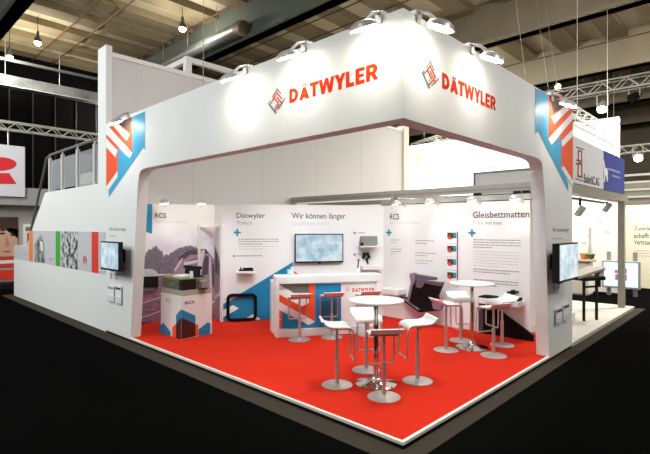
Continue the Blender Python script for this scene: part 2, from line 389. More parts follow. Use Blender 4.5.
polys('hair_print', pw, [[(fc[0] - .46, fc[1] + .1), (fc[0] - .44, fc[1] + .7), (fc[0] + .3, fc[1] + .74), (a1 - .01, fc[1] + .5), (a1 - .01, fc[1] + .05), (fc[0] + .33, fc[1] + .36), (fc[0] + .1, fc[1] + .42), (fc[0] - .12, fc[1] + .34), (fc[0] - .3, fc[1] + .4), (fc[0] - .38, fc[1] + .2)]], mat('poster_hair', (62, 42, 32), .6, noise=.25, scale=12), t, .018, False)
dk = mat('poster_dark', (40, 26, 22), .6, noise=.1)
polys('eye_print', pw, [ell(*e1, .085, .036), ell(*e2, .085, .036)], dk, t, .018, False)
polys('brow_print', pw, [ell(e1[0], e1[1] + .10, .11, .022), ell(e2[0], e2[1] + .10, .10, .022)], dk, t, .018, False)
polys('mouth_print', pw, [ell(fc[0], fc[1] - .40, .13, .03)], mat('poster_lip', (160, 90, 84), .6, noise=.1), t, .018, False)
polys('nose_print', pw, [[(fc[0] - .02, e1[1] - .03), (fc[0] + .08, fc[1] - .2), (fc[0] - .06, fc[1] - .22)]], mat('poster_shadow', (180, 130, 108), .6, noise=.05), t, .017, False)
polys('red_panel', pw, [quad(a0, a1 + .02, .86, .95), quad(a0, a1 + .02, .62, .72), quad(.05, a1, .18, .52)], REDP, t, .012, False)
polys('white_panel', pw, [quad(a0, a1, .74, .85), quad(a0, .02, .12, .6)], PWHITE, t, .012, False)
bm = NB(); box2(bm, (-5, 15.9, HZ), (1.5, 16.55, .12)); struct('trim_2', bm, BLACK)
t = thing('leaflet_rack', 'white leaflet rack with grey prints beside the poster', 'rack', (.9, 16.4, .2))
bm = NB(); box2(bm, (.66, 15.80, -.07), (1.15, 15.88, 2.1)); part('rack_panel', bm, WHITE, t)
pk = Plane((0, 15.80, 0), (1, 0, 0))
polys('rack_print', pk, [quad(.76, .98, 1.35, 1.8), quad(.72, 1.05, 1.86, 2.0)], mat('rack_grey', (120, 116, 112), .6, noise=.2, scale=20), t, .003, False)
# ================================================================== RIGHT NEIGHBOUR
BW = mat('bright_booth_wall', (240, 238, 232), .6, noise=.01, scale=1)
bm = NB(); box2(bm, (13.2, .95, HZ), (13.35, 14, 5.45)); wn = struct('wall_neighbour_back', bm, BW)
PB = Plane((13.2, 0, 0), (0, -1, 0))
polys('round_logo', PB, [[PB.at(426 + 5.5 * math.cos(k * .349), 163.5 + 5.5 * math.sin(k * .349)) for k in range(18)]], mat('logo_pale_blue', (176, 192, 206), .6, noise=.15, scale=6), wn, px=False)
polys('logo_tree', PB, [[(416, 164), (419, 164), (419, 158), (421.5, 157), (420, 155), (416, 155), (414.5, 157.5), (416.5, 158)]], mat('logo_gold', (150, 120, 70), .6, noise=.05), wn)
textpx('lettering', 'Basler', PB, (476, 169.5), (478.5, 164.5), mat('sign_orange', (226, 130, 96), .6, noise=.03), wn)
paragraph('small_print', PB, PB.at(480, 168)[0], PB.at(480, 167.4)[1], PB.at(522, 163)[0], 1, TXTG, wn, h=.07)
paragraph('small_print', PB, PB.at(497, 160)[0], PB.at(510, 157.5)[1], PB.at(514, 163)[0], 1, TXTL, wn, h=.06)
for k, (x, y) in enumerate(((582, 224), (590, 236), (600, 222), (607, 232), (584, 243))):
    a, z = PB.at(x, y)
    polys('pale_mark', PB, [ell(a, z, .09, .05)], mat('pale_mark_grey', (206, 202, 198), .6, noise=.03), wn, px=False)
# lower bright wall behind the light box
bm = NB(); box2(bm, (15.2, -6, HZ), (15.35, 1.9, 2.75)); w2 = struct('wall_neighbour_far', bm, mat('cream_booth_wall', (238, 230, 206), .6, noise=.01))
PF = Plane((15.2, 0, 0), (0, -1, 0))
for s, y0, y1 in (('Zuverlässig', 231.5, 226.5), ('schafft', 238, 233), ('Vertrauen', 244.5, 239.5)):
    a0, z0 = PF.at(634, y0); z1 = PF.at(634, y1)[1]
    text('lettering', s, PF, a0, z0, a0 + .062 * len(s), z1, TXT, w2, bold=.01)
paragraph('small_print', PF, PF.at(634, 250)[0], PF.at(634, 250)[1], PF.at(634, 250)[0] + 1, 3, TXTL, w2, pitch=.09, h=.03)
bm = NB(); box2(bm, (5.1, .0, HZ), (10.2, 9, 0)); st = struct('floor_neighbour', bm, mat('white_raised_floor', (184, 178, 168), .55, noise=.02, scale=3))
# sign board on posts, facing the aisle
t = thing('fascia_sign', 'grey and blue sign board on aluminium posts at the neighbouring stand', 'sign', (9.85, .2, 0))
SG = Plane((0, .1, 0), (1, 0, 0))
bm = NB(); box2(bm, (5.12, .1, 2.8), (7.62, .16, 3.64)); part('grey_panel', bm, mat('sign_grey', (222, 222, 224), .5, noise=.02), t)
bm = NB(); box2(bm, (7.62, .1, 2.8), (9.6, .16, 3.64)); bp = part('blue_panel', bm, mat('sign_blue', (52, 66, 150), .5, noise=.03), t)
bm = NB(); box2(bm, (5.12, .1, 2.62), (9.98, .34, 2.79)); part('beam', bm, ALU, t)
bm = NB(); box2(bm, (9.78, .14, 0), (9.92, .28, 2.62)); part('post', bm, ALU, t)
SRED = mat('sign_red', (160, 34, 36), .5, noise=.03)
gx = lambda px, py: (px / 7.57 + 568, py / 7.57 + 136)
bm_l = [[gx(62, 80), gx(120, 100), gx(120, 106), gx(62, 88)], [gx(56, 318), gx(114, 338), gx(114, 344), gx(56, 326)]]
polys('rule_lines', SG, bm_l, DARKP, t)
def ring_px(pts, wdt):                        # outline of a px polygon as quads
    out = []; n = len(pts)
    cx = sum(p[0] for p in pts) / n; cy = sum(p[1] for p in pts) / n
    ins = [(cx + (p[0] - cx) * (1 - wdt), cy + (p[1] - cy) * (1 - wdt * .6)) for p in pts]
    for i in range(n): out.append([pts[i], pts[(i + 1) % n], ins[(i + 1) % n], ins[i]])
    return out
B1 = ring_px([gx(74, 104), gx(104, 112), gx(106, 200), gx(74, 190)], .42) + ring_px([gx(74, 196), gx(106, 206), gx(108, 320), gx(70, 308)], .42) + [[gx(62, 176), gx(74, 180), gx(74, 190), gx(62, 186)], [gx(58, 204), gx(74, 208), gx(74, 218), gx(58, 214)]]
polys('letter_b_emblem', SG, B1, SRED, t)
textpx('lettering', 'Basler&C.AG', SG, gx(120, 352), gx(236, 316), TXT, t, bold=.02)
dog = [gx(*p) for p in ((266, 180), (272, 190), (280, 240), (296, 246), (300, 262), (300, 345), (292, 345), (288, 300), (282, 300), (274, 350), (266, 348), (272, 300), (268, 240), (262, 200))]
polys('animal_emblem', SG, [dog], PWHITE, bp)
polys('sign_text', SG, [[gx(302, 240), gx(394, 270), gx(394, 286), gx(302, 256)], [gx(332, 292), gx(394, 312), gx(394, 324), gx(332, 306)]], mat('sign_text_blue', (150, 158, 206), .5, noise=.25, scale=60), bp)
# hanging truss and white banner above the sign
truss('lighting_truss', (8.6, 1.05, 4.62), (12.9, 1.05, 4.62), .28, 'short white truss above the bright hanging banner at the neighbouring stand', m=mat('white_truss', (226, 224, 216), .5, noise=.02), cell=.28)
bm = NB(); box2(bm, (8.2, 1.02, 3.0), (12.85, 1.06, 4.55)); single('hanging_banner', bm, BW, 'bright white banner hanging behind the grey and blue sign board', 'banner')
# two floodlights under the sign beam
def flood(px, py, Y, label):
    a, z = Plane((0, Y, 0), (1, 0, 0)).at(px, py)
    t = thing('floodlight', label, 'floodlight', (a, Y, z), 0, 'floodlights under the sign beam')
    R = Matrix.Rotation(math.radians(35), 3, 'X')
    bm = NB(); bx(bm, (a, Y, z), (.24, .10, .22), R); part('lamp_housing', bm, mat('flood_grey', (206, 204, 198), .5, .2, noise=.05), t, bevel=.015)
    bm = NB(); bx(bm, Vector((a, Y, z)) + R @ Vector((0, .065, 0)), (.19, .01, .17), R); part('lamp_glass', bm, LAMPS, t)
    bm = NB(); tube(bm, [(a, Y, z + .1), (a, Y, 2.62)], .025, 8); part('arm', bm, BLACK, t)
flood(580, 211, .42, 'grey floodlight under the sign beam, close to the white pillar')
flood(607, 207.5, .42, 'grey floodlight under the sign beam, close to the aluminium post')
bm = NB(); box2(bm, (5.2, .40, 2.56), (9.7, .44, 2.60)); single('lamp_rail', bm, BLACK, 'thin dark lamp rail under the sign beam', 'rail')
# display table with tilted top, black legs
t = thing('display_table', 'high display table with thin black legs and a tilted dark top', 'table', (7.4, .8, 0))
for x, y in ((7.33, .40), (7.66, .24)):
    bm = NB(); box2(bm, (x - .025, y - .025, 0), (x + .025, y + .025, .86)); part('leg', bm, BLACK, t)
R = Matrix.Rotation(math.radians(-24.5), 3, 'Z')
bm = NB(); bx(bm, (7.495, .32, .72), (.36, .03, .04), R); part('stretcher', bm, BLACK, t)
bm = NB(); bx(bm, (7.55, .40, .90), (.62, .42, .08), R); part('tabletop', bm, BLACK, t, bevel=.01)
bm = NB(); bx(bm, (7.52, .44, 1.02), (.8, .40, .06), R @ Matrix.Rotation(math.radians(-12), 3, 'Y')); part('tilted_panel', bm, mat('panel_grey', (168, 162, 152), .5, noise=.08), t, bevel=.01)
bm = NB(); bx(bm, (7.80, .22, .98), (.16, .12, .16), R); part('end_block', bm, mat('block_beige', (206, 198, 184), .5, noise=.03), t, bevel=.01)
bm = NB(); bx(bm, (7.60, .2, .80), (.1, .06, .16), R); part('clamp', bm, BLACK, t)
bm = NB(); lathe(bm, [(.42, 0), (.42, .14), (.40, .16)], (7.25, .98, 0), 32); single('round_plinth', bm, WHITE, 'low round white plinth on the pale floor by the display table', 'plinth', smooth=True)
# shop counter with colourful bowls at the back
t = thing('service_counter', 'pale curved counter with orange trays at the bright back wall', 'counter', (12.2, 1.7, HZ))
bm = NB(); box2(bm, (11.7, 1.42, HZ), (12.3, 3.4, .95)); part('body', bm, mat('counter_pale', (232, 222, 206), .5, noise=.02), t, bevel=.08)
bm = NB(); box2(bm, (11.65, 1.36, .95), (12.35, 3.45, 1.02)); part('worktop', bm, mat('counter_wood', (176, 146, 120), .5, noise=.06), t, bevel=.02)
for y, l in ((2.35, 'orange tray on the pale curved counter, left one'), (1.98, 'orange tray on the pale curved counter, middle one'), (1.62, 'orange tray on the pale curved counter, right one')):
    bm = NB(); lathe(bm, [(.10, 0), (.15, .18), (.13, .18), (.09, .03)], (12.1, y, 1.02), 16); single('tray', bm, mat('tray_orange', (222, 140, 106), .5, noise=.06), l, 'tray', 'orange trays on the counter')
t = thing('vase', 'slim white vase with a green plant on the pale counter', 'vase', (12.0, 1.45, 1.02))
bm = NB(); lathe(bm, [(.06, 0), (.08, .2), (.04, .5), (.05, .95), (.03, .95)], (12.0, 1.45, 1.02), 16); part('body', bm, mat('vase_grey', (206, 204, 192), .4, noise=.03), t, smooth=True)
bm = NB()
for k in range(14):
    a = k * 2.4; r = .1 + .01 * (k % 3)
    tube(bm, [(12.0 + .05 * math.cos(a), 1.42 + .05 * math.sin(a), 1.05), (11.95 + r * math.cos(a), 1.45 + r * math.sin(a), 1.2), (11.95 + 1.4 * r * math.cos(a), 1.45 + 1.4 * r * math.sin(a), 1.18)], [.02, .03, .004], 5)
part('leaves', bm, mat('leaf_green', (96, 128, 60), .6, noise=.2), t)
# light box
t = thing('light_box', 'glowing pale blue light box sign with a pink emblem on grey posts', 'sign', (12.5, .75, HZ))
bm = NB(); box2(bm, (12.5, .27, .16), (12.62, 1.25, .98)); part('case', bm, mat('box_frame_grey', (168, 172, 174), .4, .3, noise=.03), t, bevel=.01)
LB = Plane((12.5, 0, 0), (0, -1, 0))
bm = NB(); prism(bm, [LB.w(a, z, .004) for a, z in quad(-1.20, -.32, .22, .93)], LB.n * .003); part('lit_panel', bm, mat('lit_pale_blue', (206, 232, 238), .4, emit=.85), t)
ce = LB.at(621, 275)
polys('emblem', LB, [quad(ce[0] - .15, ce[0] + .15, ce[1] - .16, ce[1] + .02), quad(ce[0] - .17, ce[0] - .02, ce[1] + .05, ce[1] + .14), quad(ce[0] + .02, ce[0] + .15, ce[1] + .05, ce[1] + .2)], mat('emblem_pink', (196, 130, 170), .5, noise=.05), t, .008, False)
for y in (.42, 1.1):
    bm = NB(); box2(bm, (12.62, y - .05, HZ), (12.72, y + .05, 1.25)); part('post', bm, ALU, t)
# far bright row of rails above the cream wall
for k, z in enumerate((3.2, 3.5, 3.8, 4.1)):
    bm = NB(); box2(bm, (19, -4, z), (19.1, 3.2, z + .09)); single('pale_rail', bm, mat('pale_steel', (178, 176, 166), .5, .2, noise=.03), 'pale horizontal rail above the cream booth wall at far right', 'rail', 'pale rails at far right')
bm = NB(); box2(bm, (20.5, -5, HZ), (20.7, 4.5, 3.9)); struct('wall_hall_far', bm, mat('far_wall_beige', (150, 146, 132), .8, noise=.05))
# ================================================================== THE STAND: platform
t = thing('booth_platform', 'low platform with bright red carpet and a white edge', 'platform', (2.5, 3.5, HZ))
bm = NB(); box2(bm, (.035, .035, -.02), (5.1, 6.9, -.001)); part('carpet', bm, REDC, t)
bm = NB(); box2(bm, (5.1, .45, -.02), (5.5, 1.0, .002)); part('carpet', bm, REDC, t)
bm = NB(); box2(bm, (0, 0, -.03), (.035, 6.99, 0)); box2(bm, (.035, 0, -.03), (5.1, .035, 0)); part('edge_trim', bm, TRIMW, t)
bm = NB(); box2(bm, (.02, .02, HZ), (5.09, 6.98, -.03)); part('base', bm, BLACK, t)
t = thing('aisle_strip', 'flat dark grey carpet strip on the black floor around the platform', 'carpet strip', (0, 0, HZ))
bm = NB(); box2(bm, (-.27, -.20, HZ), (0.0, 14.3, HZ + .006)); part('strip', bm, GREYC, t)
bm = NB(); box2(bm, (0, -.20, HZ), (10.4, 0.0, HZ + .006)); part('strip', bm, GREYC, t)

# ------------------------------------------------------------------ portal frame
t = thing('booth_portal', 'big white portal frame with orange lettering and blue arrow prints around the red platform', 'portal frame', (0, 0, 0))
T = .19
def arc_pts(P):                               # smooth the inner corner through control points
    out = []
    for i in range(len(P) - 1):
        for k in range(4):
            s = k / 4; p0, p1, p2, p3 = P[max(i - 1, 0)], P[i], P[i + 1], P[min(i + 2, len(P) - 1)]
            out.append(tuple(.5 * (2 * p1[j] + (p2[j] - p0[j]) * s + (2 * p0[j] - 5 * p1[j] + 4 * p2[j] - p3[j]) * s * s + (3 * p1[j] - p0[j] - 3 * p2[j] + p3[j]) * s ** 3) for j in (0, 1)))
    return out + [P[-1]]
ZB, ZT = 3.012, 4.035
cl = arc_pts([(5.595, 2.50), (5.56, 2.76), (5.525, 2.90), (5.46, 2.975), (5.36, 3.0), (5.2, ZB), (5.0, ZB)])
cr = arc_pts([(3.752, 2.40), (3.70, 2.70), (3.66, 2.88), (3.595, 2.97), (3.48, 3.0), (3.3, ZB), (3.0, ZB)])
bm = NB(); box2(bm, (0, 0, ZB), (T, 5.0, ZT)); hl = part('header', bm, EXTW, t)
bm = NB(); box2(bm, (T, 0, ZB), (3.0, T, ZT)); hr = part('header', bm, EXTW, t)
bm = NB(); prism(bm, [(0, y, z) for y, z in [(5.87, 0)] + cl + [(5.0, ZT), (6.99, ZT), (6.99, 0)]], (T, 0, 0)); pl_ = part('pillar', bm, EXTW, t)
bm = NB(); prism(bm, [(x, 0, z) for x, z in [(3.95, 0)] + cr + [(3.0, ZT), (5.10, ZT), (5.10, 0)]], (0, T, 0)); pr_ = part('pillar', bm, EXTW, t)
OFF = .004
def logo(pl, top, left, bot, right, parent):
    T_, L_, B_, R_ = [Vector(pl.at(*p)) for p in (top, left, bot, right)]
    def bar(P, Q, s0, s1, inset, m, nm, w=.016):
        C = (T_ + B_) / 2
        d = (Q - P).normalized(); nrm = Vector((-d.y, d.x));
        if nrm.dot(C - (P + Q) / 2) < 0: nrm = -nrm
        a = P + (Q - P) * s0 + nrm * inset; b = P + (Q - P) * s1 + nrm * inset
        bm = NB(); prism(bm, [pl.w(p.x, p.y, OFF) for p in (a, b, b + nrm * w, a + nrm * w)], pl.n * .002)
        return part('logo_bar', bm, m, parent)
    g, o, tl = mat('logo_grey', (112, 108, 112), .5, noise=.03), LETO, mat('logo_teal', (48, 110, 122), .5, noise=.03)
    bar(T_, L_, .0, .55, 0, g, 0); bar(T_, L_, .25, .75, .03, o, 0)
    bar(T_, R_, .0, .5, 0, g, 0); bar(T_, R_, .1, .8, .035, o, 0); bar(T_, R_, .3, .95, .075, o, 0); bar(T_, R_, .15, .6, .11, o, 0)
    bar(L_, B_, 0, 1, 0, tl, 0, .024); bar(L_, B_, .0, .3, .035, g, 0)
    bar(R_, B_, .0, .75, 0, g, 0); bar(R_, B_, .5, 1, .03, o, 0); bar(R_, B_, .45, .85, .06, mat('logo_yellow', (206, 150, 60), .5, noise=.03), 0)
logo(HL, (277.3, 88.3), (268, 104), (275.8, 113.8), (286, 98), hl)
logo(HR, (430, 60.5), (421.5, 72.5), (429, 89), (438.5, 79.5), hr)
a0, z0 = HL.at(289.5, 103); a1 = HL.at(378, 75)[0]
block_letters('lettering', 'DÄTWYLER', HL, a0, 3.438, a1, 3.60, LETO, hl)
a0 = HR.at(442, 90)[0]; a1 = HR.at(495.5, 105)[0]
block_letters('lettering', 'DÄTWYLER', HR, a0, 3.442, a1, 3.605, LETO, hr)
# arrow prints on the pillars
polys('arrow_print', HL, [[(145.2, 111.5), (145.2, 149.7), (143.3, 147.5), (109, 197), (109, 190), (117.9, 176), (117.9, 148), (130, 158.3), (132.5, 154), (132.5, 116.6)]], LBLUE, pl_, label='light blue arrow print')
polys('arrow_stripe', HL, [[(106.4, 128.2), (132.5, 116.6), (132.5, 154), (130, 158.3), (117.9, 148), (117.9, 176), (106.4, 191)]], ORNG, pl_, label='orange print behind the white bars')
polys('arrow_bar', HL, [[(106.4, 127.5), (109, 126.5), (132.5, 153), (130, 158.3), (106.4, 134)], [(113.5, 126), (117.5, 123), (130, 134.5), (126.7, 140.5)], [(106.4, 138), (117.9, 150.5), (116, 157.5), (106.4, 147)], [(106.4, 187), (117.9, 171), (117.9, 177), (107.5, 192)]], PWHITE, pl_, off=.006, label='white bars over the orange print')
polys('arrow_shadow', HL, [[(118.5, 123), (132, 116.9), (130, 133)]], DARKP, pl_, off=.006, label='dark triangle of the print')
polys('arrow_print', HR, [[(535, 88), (548, 94.4), (548, 139), (551, 145), (561, 136), (561, 167.4), (568, 183), (568, 191), (538, 131), (535, 134.5)]], LBLUE, pr_, label='light blue arrow print')
polys('arrow_stripe', HR, [[(548, 94.4), (572.6, 106.2), (572.6, 183), (561, 166), (561, 136), (551, 145), (548, 139)]], ORNG, pr_, label='orange print behind the white bars')
polys('arrow_bar', HR, [[(551, 117), (565.5, 106), (569, 109), (554, 124)], [(547.8, 139), (572.6, 112), (572.6, 119), (551, 145)], [(561, 141), (572.6, 129), (572.6, 136), (562, 147)], [(561, 169), (563, 165.5), (572.6, 181), (572.6, 187)]], PWHITE, pr_, off=.006, label='white bars over the orange print')
polys('arrow_shadow', HR, [[(549, 95.3), (567, 103.8), (553, 114)]], DARKP, pr_, off=.006, label='dark triangle of the print')
# small writing on the pillars
textpx('lettering', 'Wir können länger', HL, (109.2, 231.5), (126.4, 227.3), TXTG, pl_)
paragraph('small_print', HL, HL.at(110, 235)[0], 1.84, HL.at(121, 235)[0], 1, TXTL, pl_, h=.02)
textpx('lettering', 'Wir können länger', HR, (552.5, 233.2), (569, 227.6), TXTG, pr_)
paragraph('small_print', HR, HR.at(552.5, 236)[0], 1.83, HR.at(565, 236)[0], 1, TXTL, pr_, h=.02)
for PLN, par_, p, q in ((HL, pl_, (110.5, 276), (114.5, 275.5)), (HR, pr_, (553.5, 288), (557, 287))):
    a, z = PLN.at(*p); b = PLN.at(*q)[0]
    polys('square_mark', PLN, [[(a, z - .05), (a + .06, z - .05), (a + .06, z + .07), (a, z + .07)]], TXTG, par_, px=False)
    paragraph('small_print', PLN, b, z + .05, b + .24, 2, TXTG, par_, pitch=.06, h=.02)

# ------------------------------------------------------------------ white post, tall wall, stair side wall
bm = NB(); box2(bm, (0, 6.99, HZ), (.12, 7.40, 5.6)); w = struct('wall_post', bm, EXTW)
bm = NB(); box2(bm, (.12, 7.0, 2.3), (10.2, 7.2, 5.45)); wb = struct('wall_back', bm, mat('grey_white_panel', (206, 205, 204), .6, noise=.015, scale=2))
for x in (.6, 1.9, 3.9, 5.9, 7.9):
    bm = NB(); box2(bm, (x, 6.997, 2.3), (x + .012, 7.0, 5.45)); part('panel_joint', bm, mat('joint_grey', (196, 194, 192), .6, noise=.02), wb)
bm = NB(); box2(bm, (.12, 6.96, 5.38), (10.2, 7.24, 5.47)); part('coping', bm, WHITE, wb)
bm = NB(); box2(bm, (10.2, 6.9, HZ), (10.5, 7.2, 5.6)); struct('wall_column', bm, mat('column_cream', (222, 216, 198), .55, noise=.02))
SWP = [(7.40, HZ), (14.03, HZ), (14.03, 1.44), (12.65, 1.47), (10.95, 2.88), (7.40, 2.88)]
bm = NB(); prism(bm, [(0, y, z) for y, z in SWP], (.12, 0, 0)); sw = struct('wall_left', bm, EXTW)
Yp = lambda x: -HL.at(x, 240)[0]
qy = lambda x0, x1, z0=1.062, z1=1.90: [(-Yp(x0), z0), (-Yp(x1), z0), (-Yp(x1), z1), (-Yp(x0), z1)]
polys('printed_band', HL, [[(-14.02, 1.062), (-7.0, 1.062), (-7.0, 1.90), (-12.14, 1.90), (-12.66, 1.462), (-14.02, 1.43)]], GREYP, sw, .003, False)
polys('orange_stripe', HL, [qy(29.2, 33)], mat('stripe_orange', (238, 130, 66), .5, noise=.02), sw, .006, False)
polys('green_stripe', HL, [qy(56, 60.5)], GREENP, sw, .006, False)
polys('red_stripe', HL, [qy(92, 98.7)], REDP, sw, .006, False)
polys('photo_print', HL, [qy(62, 78)], blotch_mat('photo_grey', (62, 62, 64), (206, 206, 208), 7, .42, .58, vec=(1, 1, 1)), sw, .006, False)
polys('figure_print', HL, [[(35, 262), (35, 244), (37.5, 239.5), (40, 238.3), (42.5, 239), (44.5, 243), (45, 262.7)], [(39.4, 238.5), (39.6, 236.3), (41, 235.2), (42.4, 236.3), (42.4, 239)]], blotch_mat('figure_grey', (70, 76, 74), (170, 174, 172), 5), sw, .006, True)
polys('figure_print', HL, [[(40.5, 241), (42.8, 242), (43, 252), (41.4, 250)]], PWHITE, sw, .008, True, label='pale front of the printed figure')
polys('red_emblem', HL, [[(83.6, 264), (83.6, 257.5), (85.2, 255.5), (86.8, 257.5), (86.8, 264.4), (86, 264.3), (86, 258), (84.5, 258), (84.5, 264.1)]], REDP, sw, .006)
paragraph('small_print', HL, -Yp(84), 1.31, -Yp(90), 1, TXT, sw, h=.035, off=.005)
paragraph('small_print', HL, -Yp(49), 1.22, -Yp(54), 2, TXTG, sw, h=.02, off=.005)
paragraph('small_print', HL, -Yp(25), 1.25, -Yp(27.5), 2, TXTG, sw, h=.02, off=.005)
# balustrade on the landing
t = thing('stair_balustrade', 'glass and steel balustrade with a sloping handrail on top of the stair wall', 'balustrade', (.06, 9.2, 2.88))
BAL = mat('balustrade_white', (206, 208, 206), .4, .2, noise=.04)
GLS = mat('clear_grey_glass', (190, 196, 196), .08, alpha=.30)
ys = [Yp(x) for x in (47.6, 60, 75, 92)]
for y in ys:
    bm = NB(); box2(bm, (.03, y - .05, 2.5), (.09, y + .05, 3.74)); part('post', bm, BAL, t)
    bm = NB(); tube(bm, [(.06, y, 3.72), (.06, y, 3.84)], .015, 8); part('rail_bracket', bm, STEEL, t)
for i in range(3):
    bm = NB(); box2(bm, (.05, ys[i + 1] + .1, 2.93), (.066, ys[i] - .1, 3.66)); part('glass_panel', bm, GLS, t)
bm = NB(); box2(bm, (.05, 7.42, 2.93), (.066, ys[3] - .1, 3.66)); part('glass_panel', bm, GLS, t)
bm = NB(); tube(bm, [(.06, 7.42, 3.83), (.06, ys[0], 3.83), (.06, 11.05, 3.76), (.06, 11.3, 3.4), (.06, 12.7, 1.62)], .03, 10); part('handrail', bm, mat('handrail_grey', (132, 132, 132), .35, .6, noise=.04), t)
# upper-storey grey wall and items seen behind the glass
bm = NB(); box2(bm, (1.4, 7.6, 2.3), (1.5, 13, 3.6)); struct('wall_landing', bm, mat('landing_grey', (150, 150, 148), .7, noise=.04))
t = thing('roof_railing', 'white square tube railing corner on top of the tall white wall', 'railing', (1.84, 7.05, 5.45))
bm = NB(); box2(bm, (1.76, 7.02, 5.45), (1.90, 7.16, 5.86)); part('post', bm, WHITE, t)
bm = NB(); box2(bm, (1.90, 7.04, 5.74), (5.2, 7.14, 5.86)); part('rail', bm, WHITE, t)
bm = NB(); box2(bm, (1.78, 7.16, 5.74), (1.88, 9.6, 5.86)); part('rail', bm, WHITE, t)
bm = NB(); box2(bm, (1.78, 9.5, 5.2), (1.88, 9.6, 5.74)); part('post', bm, WHITE, t)

# ------------------------------------------------------------------ inner walls
ZW = 2.485
mur_len = 1.54
bm = NB(); prism(bm, [MU.w(-.35, 0), MU.w(mur_len, 0), MU.w(mur_len, ZW), MU.w(-.35, ZW)], -MU.n * .06); wm = struct('wall_mural', bm, WALLW)
bm = NB(); prism(bm, [DG.w(0, 0), DG.w(3.552, 0), DG.w(3.552, ZW), DG.w(0, ZW)], -DG.n * .06); wd = struct('wall_screen', bm, WALLW)
# jog between them
J0, J1 = MU.w(mur_len, 0), DG.w(0, 0)
bm = NB(); prism(bm, [J0, J1, J1 + Vector((0, 0, ZW)), J0 + Vector((0, 0, ZW))], (.06, .01, 0)); struct('wall_return', bm, WALLW)
bm = NB(); box2(bm, (4.85, .62, 0), (4.92, 3.83, ZW)); wr = struct('wall_right', bm, WALLW)
bm = NB(); box2(bm, (5.6, 1.0, 0), (7.4, 1.06, ZW)); struct('wall_far_return', bm, WALLW)
# mural print
a_l = -.34
SKY = blotch_mat('mural_sky', (222, 214, 220), (240, 236, 238), 3, .3, .7, rough=.5)
polys('mural_sky', MU, [quad(a_l, mur_len - .005, 0.9, 1.90)], SKY, wm, .003, False)
GRD = blotch_mat('mural_ground', (120, 84, 104), (160, 124, 142), 9, .35, .65, rough=.5, vec=(1, 1, 4))
polys('mural_ground', MU, [quad(a_l, mur_len - .005, .002, .98)], GRD, wm, .004, False)
TREE = blotch_mat('mural_trees', (88, 72, 84), (150, 136, 146), 42, .3, .75, rough=.5)
pt = lambda x, y: MU.at(x, y)
tr = [(133, 268), (133, 251), (145, 256), (149, 250), (153, 247), (157, 247), (161, 252), (165, 257), (169, 254), (173, 252), (177, 250), (181, 248), (186, 247), (192, 247), (198, 249), (198, 274), (133, 274)]
rnd = random.Random(3); jt = []
for (x0, y0), (x1, y1) in zip(tr[1:-2], tr[2:-1]):
    n = max(2, int(abs(x1 - x0) / .7))
    for k in range(n): jt.append((x0 + (x1 - x0) * k / n + rnd.uniform(-.35, .35), y0 + (y1 - y0) * k / n + rnd.uniform(-2.2, 1.2)))
tr = [tr[0]] + jt + tr[-2:]
polys('mural_trees', MU, [[pt(*p) for p in tr]], TREE, wm, .005, False)
MD = mat('mural_dark', (84, 64, 78), .5, noise=.12, scale=9); ML = mat('mural_light', (214, 206, 212), .5, noise=.04, scale=9)
MM = mat('mural_mid', (160, 138, 152), .5, noise=.08, scale=9)
P2 = lambda L: [[pt(*p) for p in q] for q in L]
polys('train_print', MU, P2([[(172, 275), (178, 262), (185, 254), (199, 249), (206, 249), (210, 254), (216, 262), (216, 308), (196, 304), (172, 292)]]), MM, wm, .006, False)
polys('train_roof', MU, P2([[(178, 258), (188, 250.5), (205, 249), (209, 253), (204, 254), (190, 255), (181, 262)], [(182, 282), (196, 283), (196, 290), (180, 287)]]), MD, wm, .007, False)
polys('train_window', MU, P2([[(203, 262), (206, 255), (209, 257.5), (208, 274), (202, 276)], [(212.2, 262), (214.2, 266), (214.2, 288), (212.2, 284)], [(186, 261), (198, 258), (197, 262), (186, 265)]]), MD, wm, .008, False)
polys('train_front', MU, P2([[(184, 262), (200, 259), (200, 262), (184, 265.5)], [(196, 270), (202, 250), (205, 250), (199, 284), (196, 284)], [(209, 257), (210.6, 257), (212, 296), (210, 296)], [(174, 270), (182, 258), (183.4, 258.5), (175.6, 271)]]), ML, wm, .009, False)
polys('track_print', MU, P2([[(139, 318), (160, 311), (160, 311.7), (139, 319)], [(139, 304), (160, 297), (160, 297.6), (139, 304.8)], [(210, 303), (216, 299), (216, 301), (210, 305)]]), ML, wm, .007, False)
polys('blue_banner', MU, [[pt(147.2, 204.2), pt(152.2, 204.2), pt(152.2, 234), pt(145.4, 231.5)]], mat('banner_teal_blue', (24, 150, 186), .5, noise=.03), wm, .006, False)
textpx('lettering', 'RCS', MU, (155, 218), (166.3, 213), TXT, wm, bold=.01)
textpx('lettering', 'Rail Control System', MU, (155.5, 224), (187, 220.5), TXTL, wm)
RT = Plane(J0 + Vector((-.004, 0, 0)), J1 - J0); rl = (J1 - J0).length
wrt = bpy.data.objects['wall_return']
polys('mural_sky', RT, [quad(0, rl - .04, 1.2, 2.0)], SKY, wrt, .003, False)
polys('mural_ground', RT, [quad(0, rl - .04, .002, 1.2)], MM, wrt, .003, False)
polys('train_print', RT, [[(0, 1.2), (0, 1.62), (.10, 1.5), (.2, 1.28), (.22, 1.0), (.30, .9), (.30, 1.2)]], MM, wrt, .005, False)
polys('train_window', RT, [[(.04, 1.0), (.14, 1.0), (.14, 1.4), (.04, 1.5)], [(.18, .95), (.24, .95), (.24, 1.2), (.18, 1.25)]], MD, wrt, .006, False)
polys('track_print', RT, [[(.0, .42), (.3, .58), (.3, .66), (.0, .5)]], ML, wrt, .006, False)
polys('mural_sky', MU, [quad(1.22, mur_len - .005, 1.90, 2.0)], SKY, wm, .003, False)
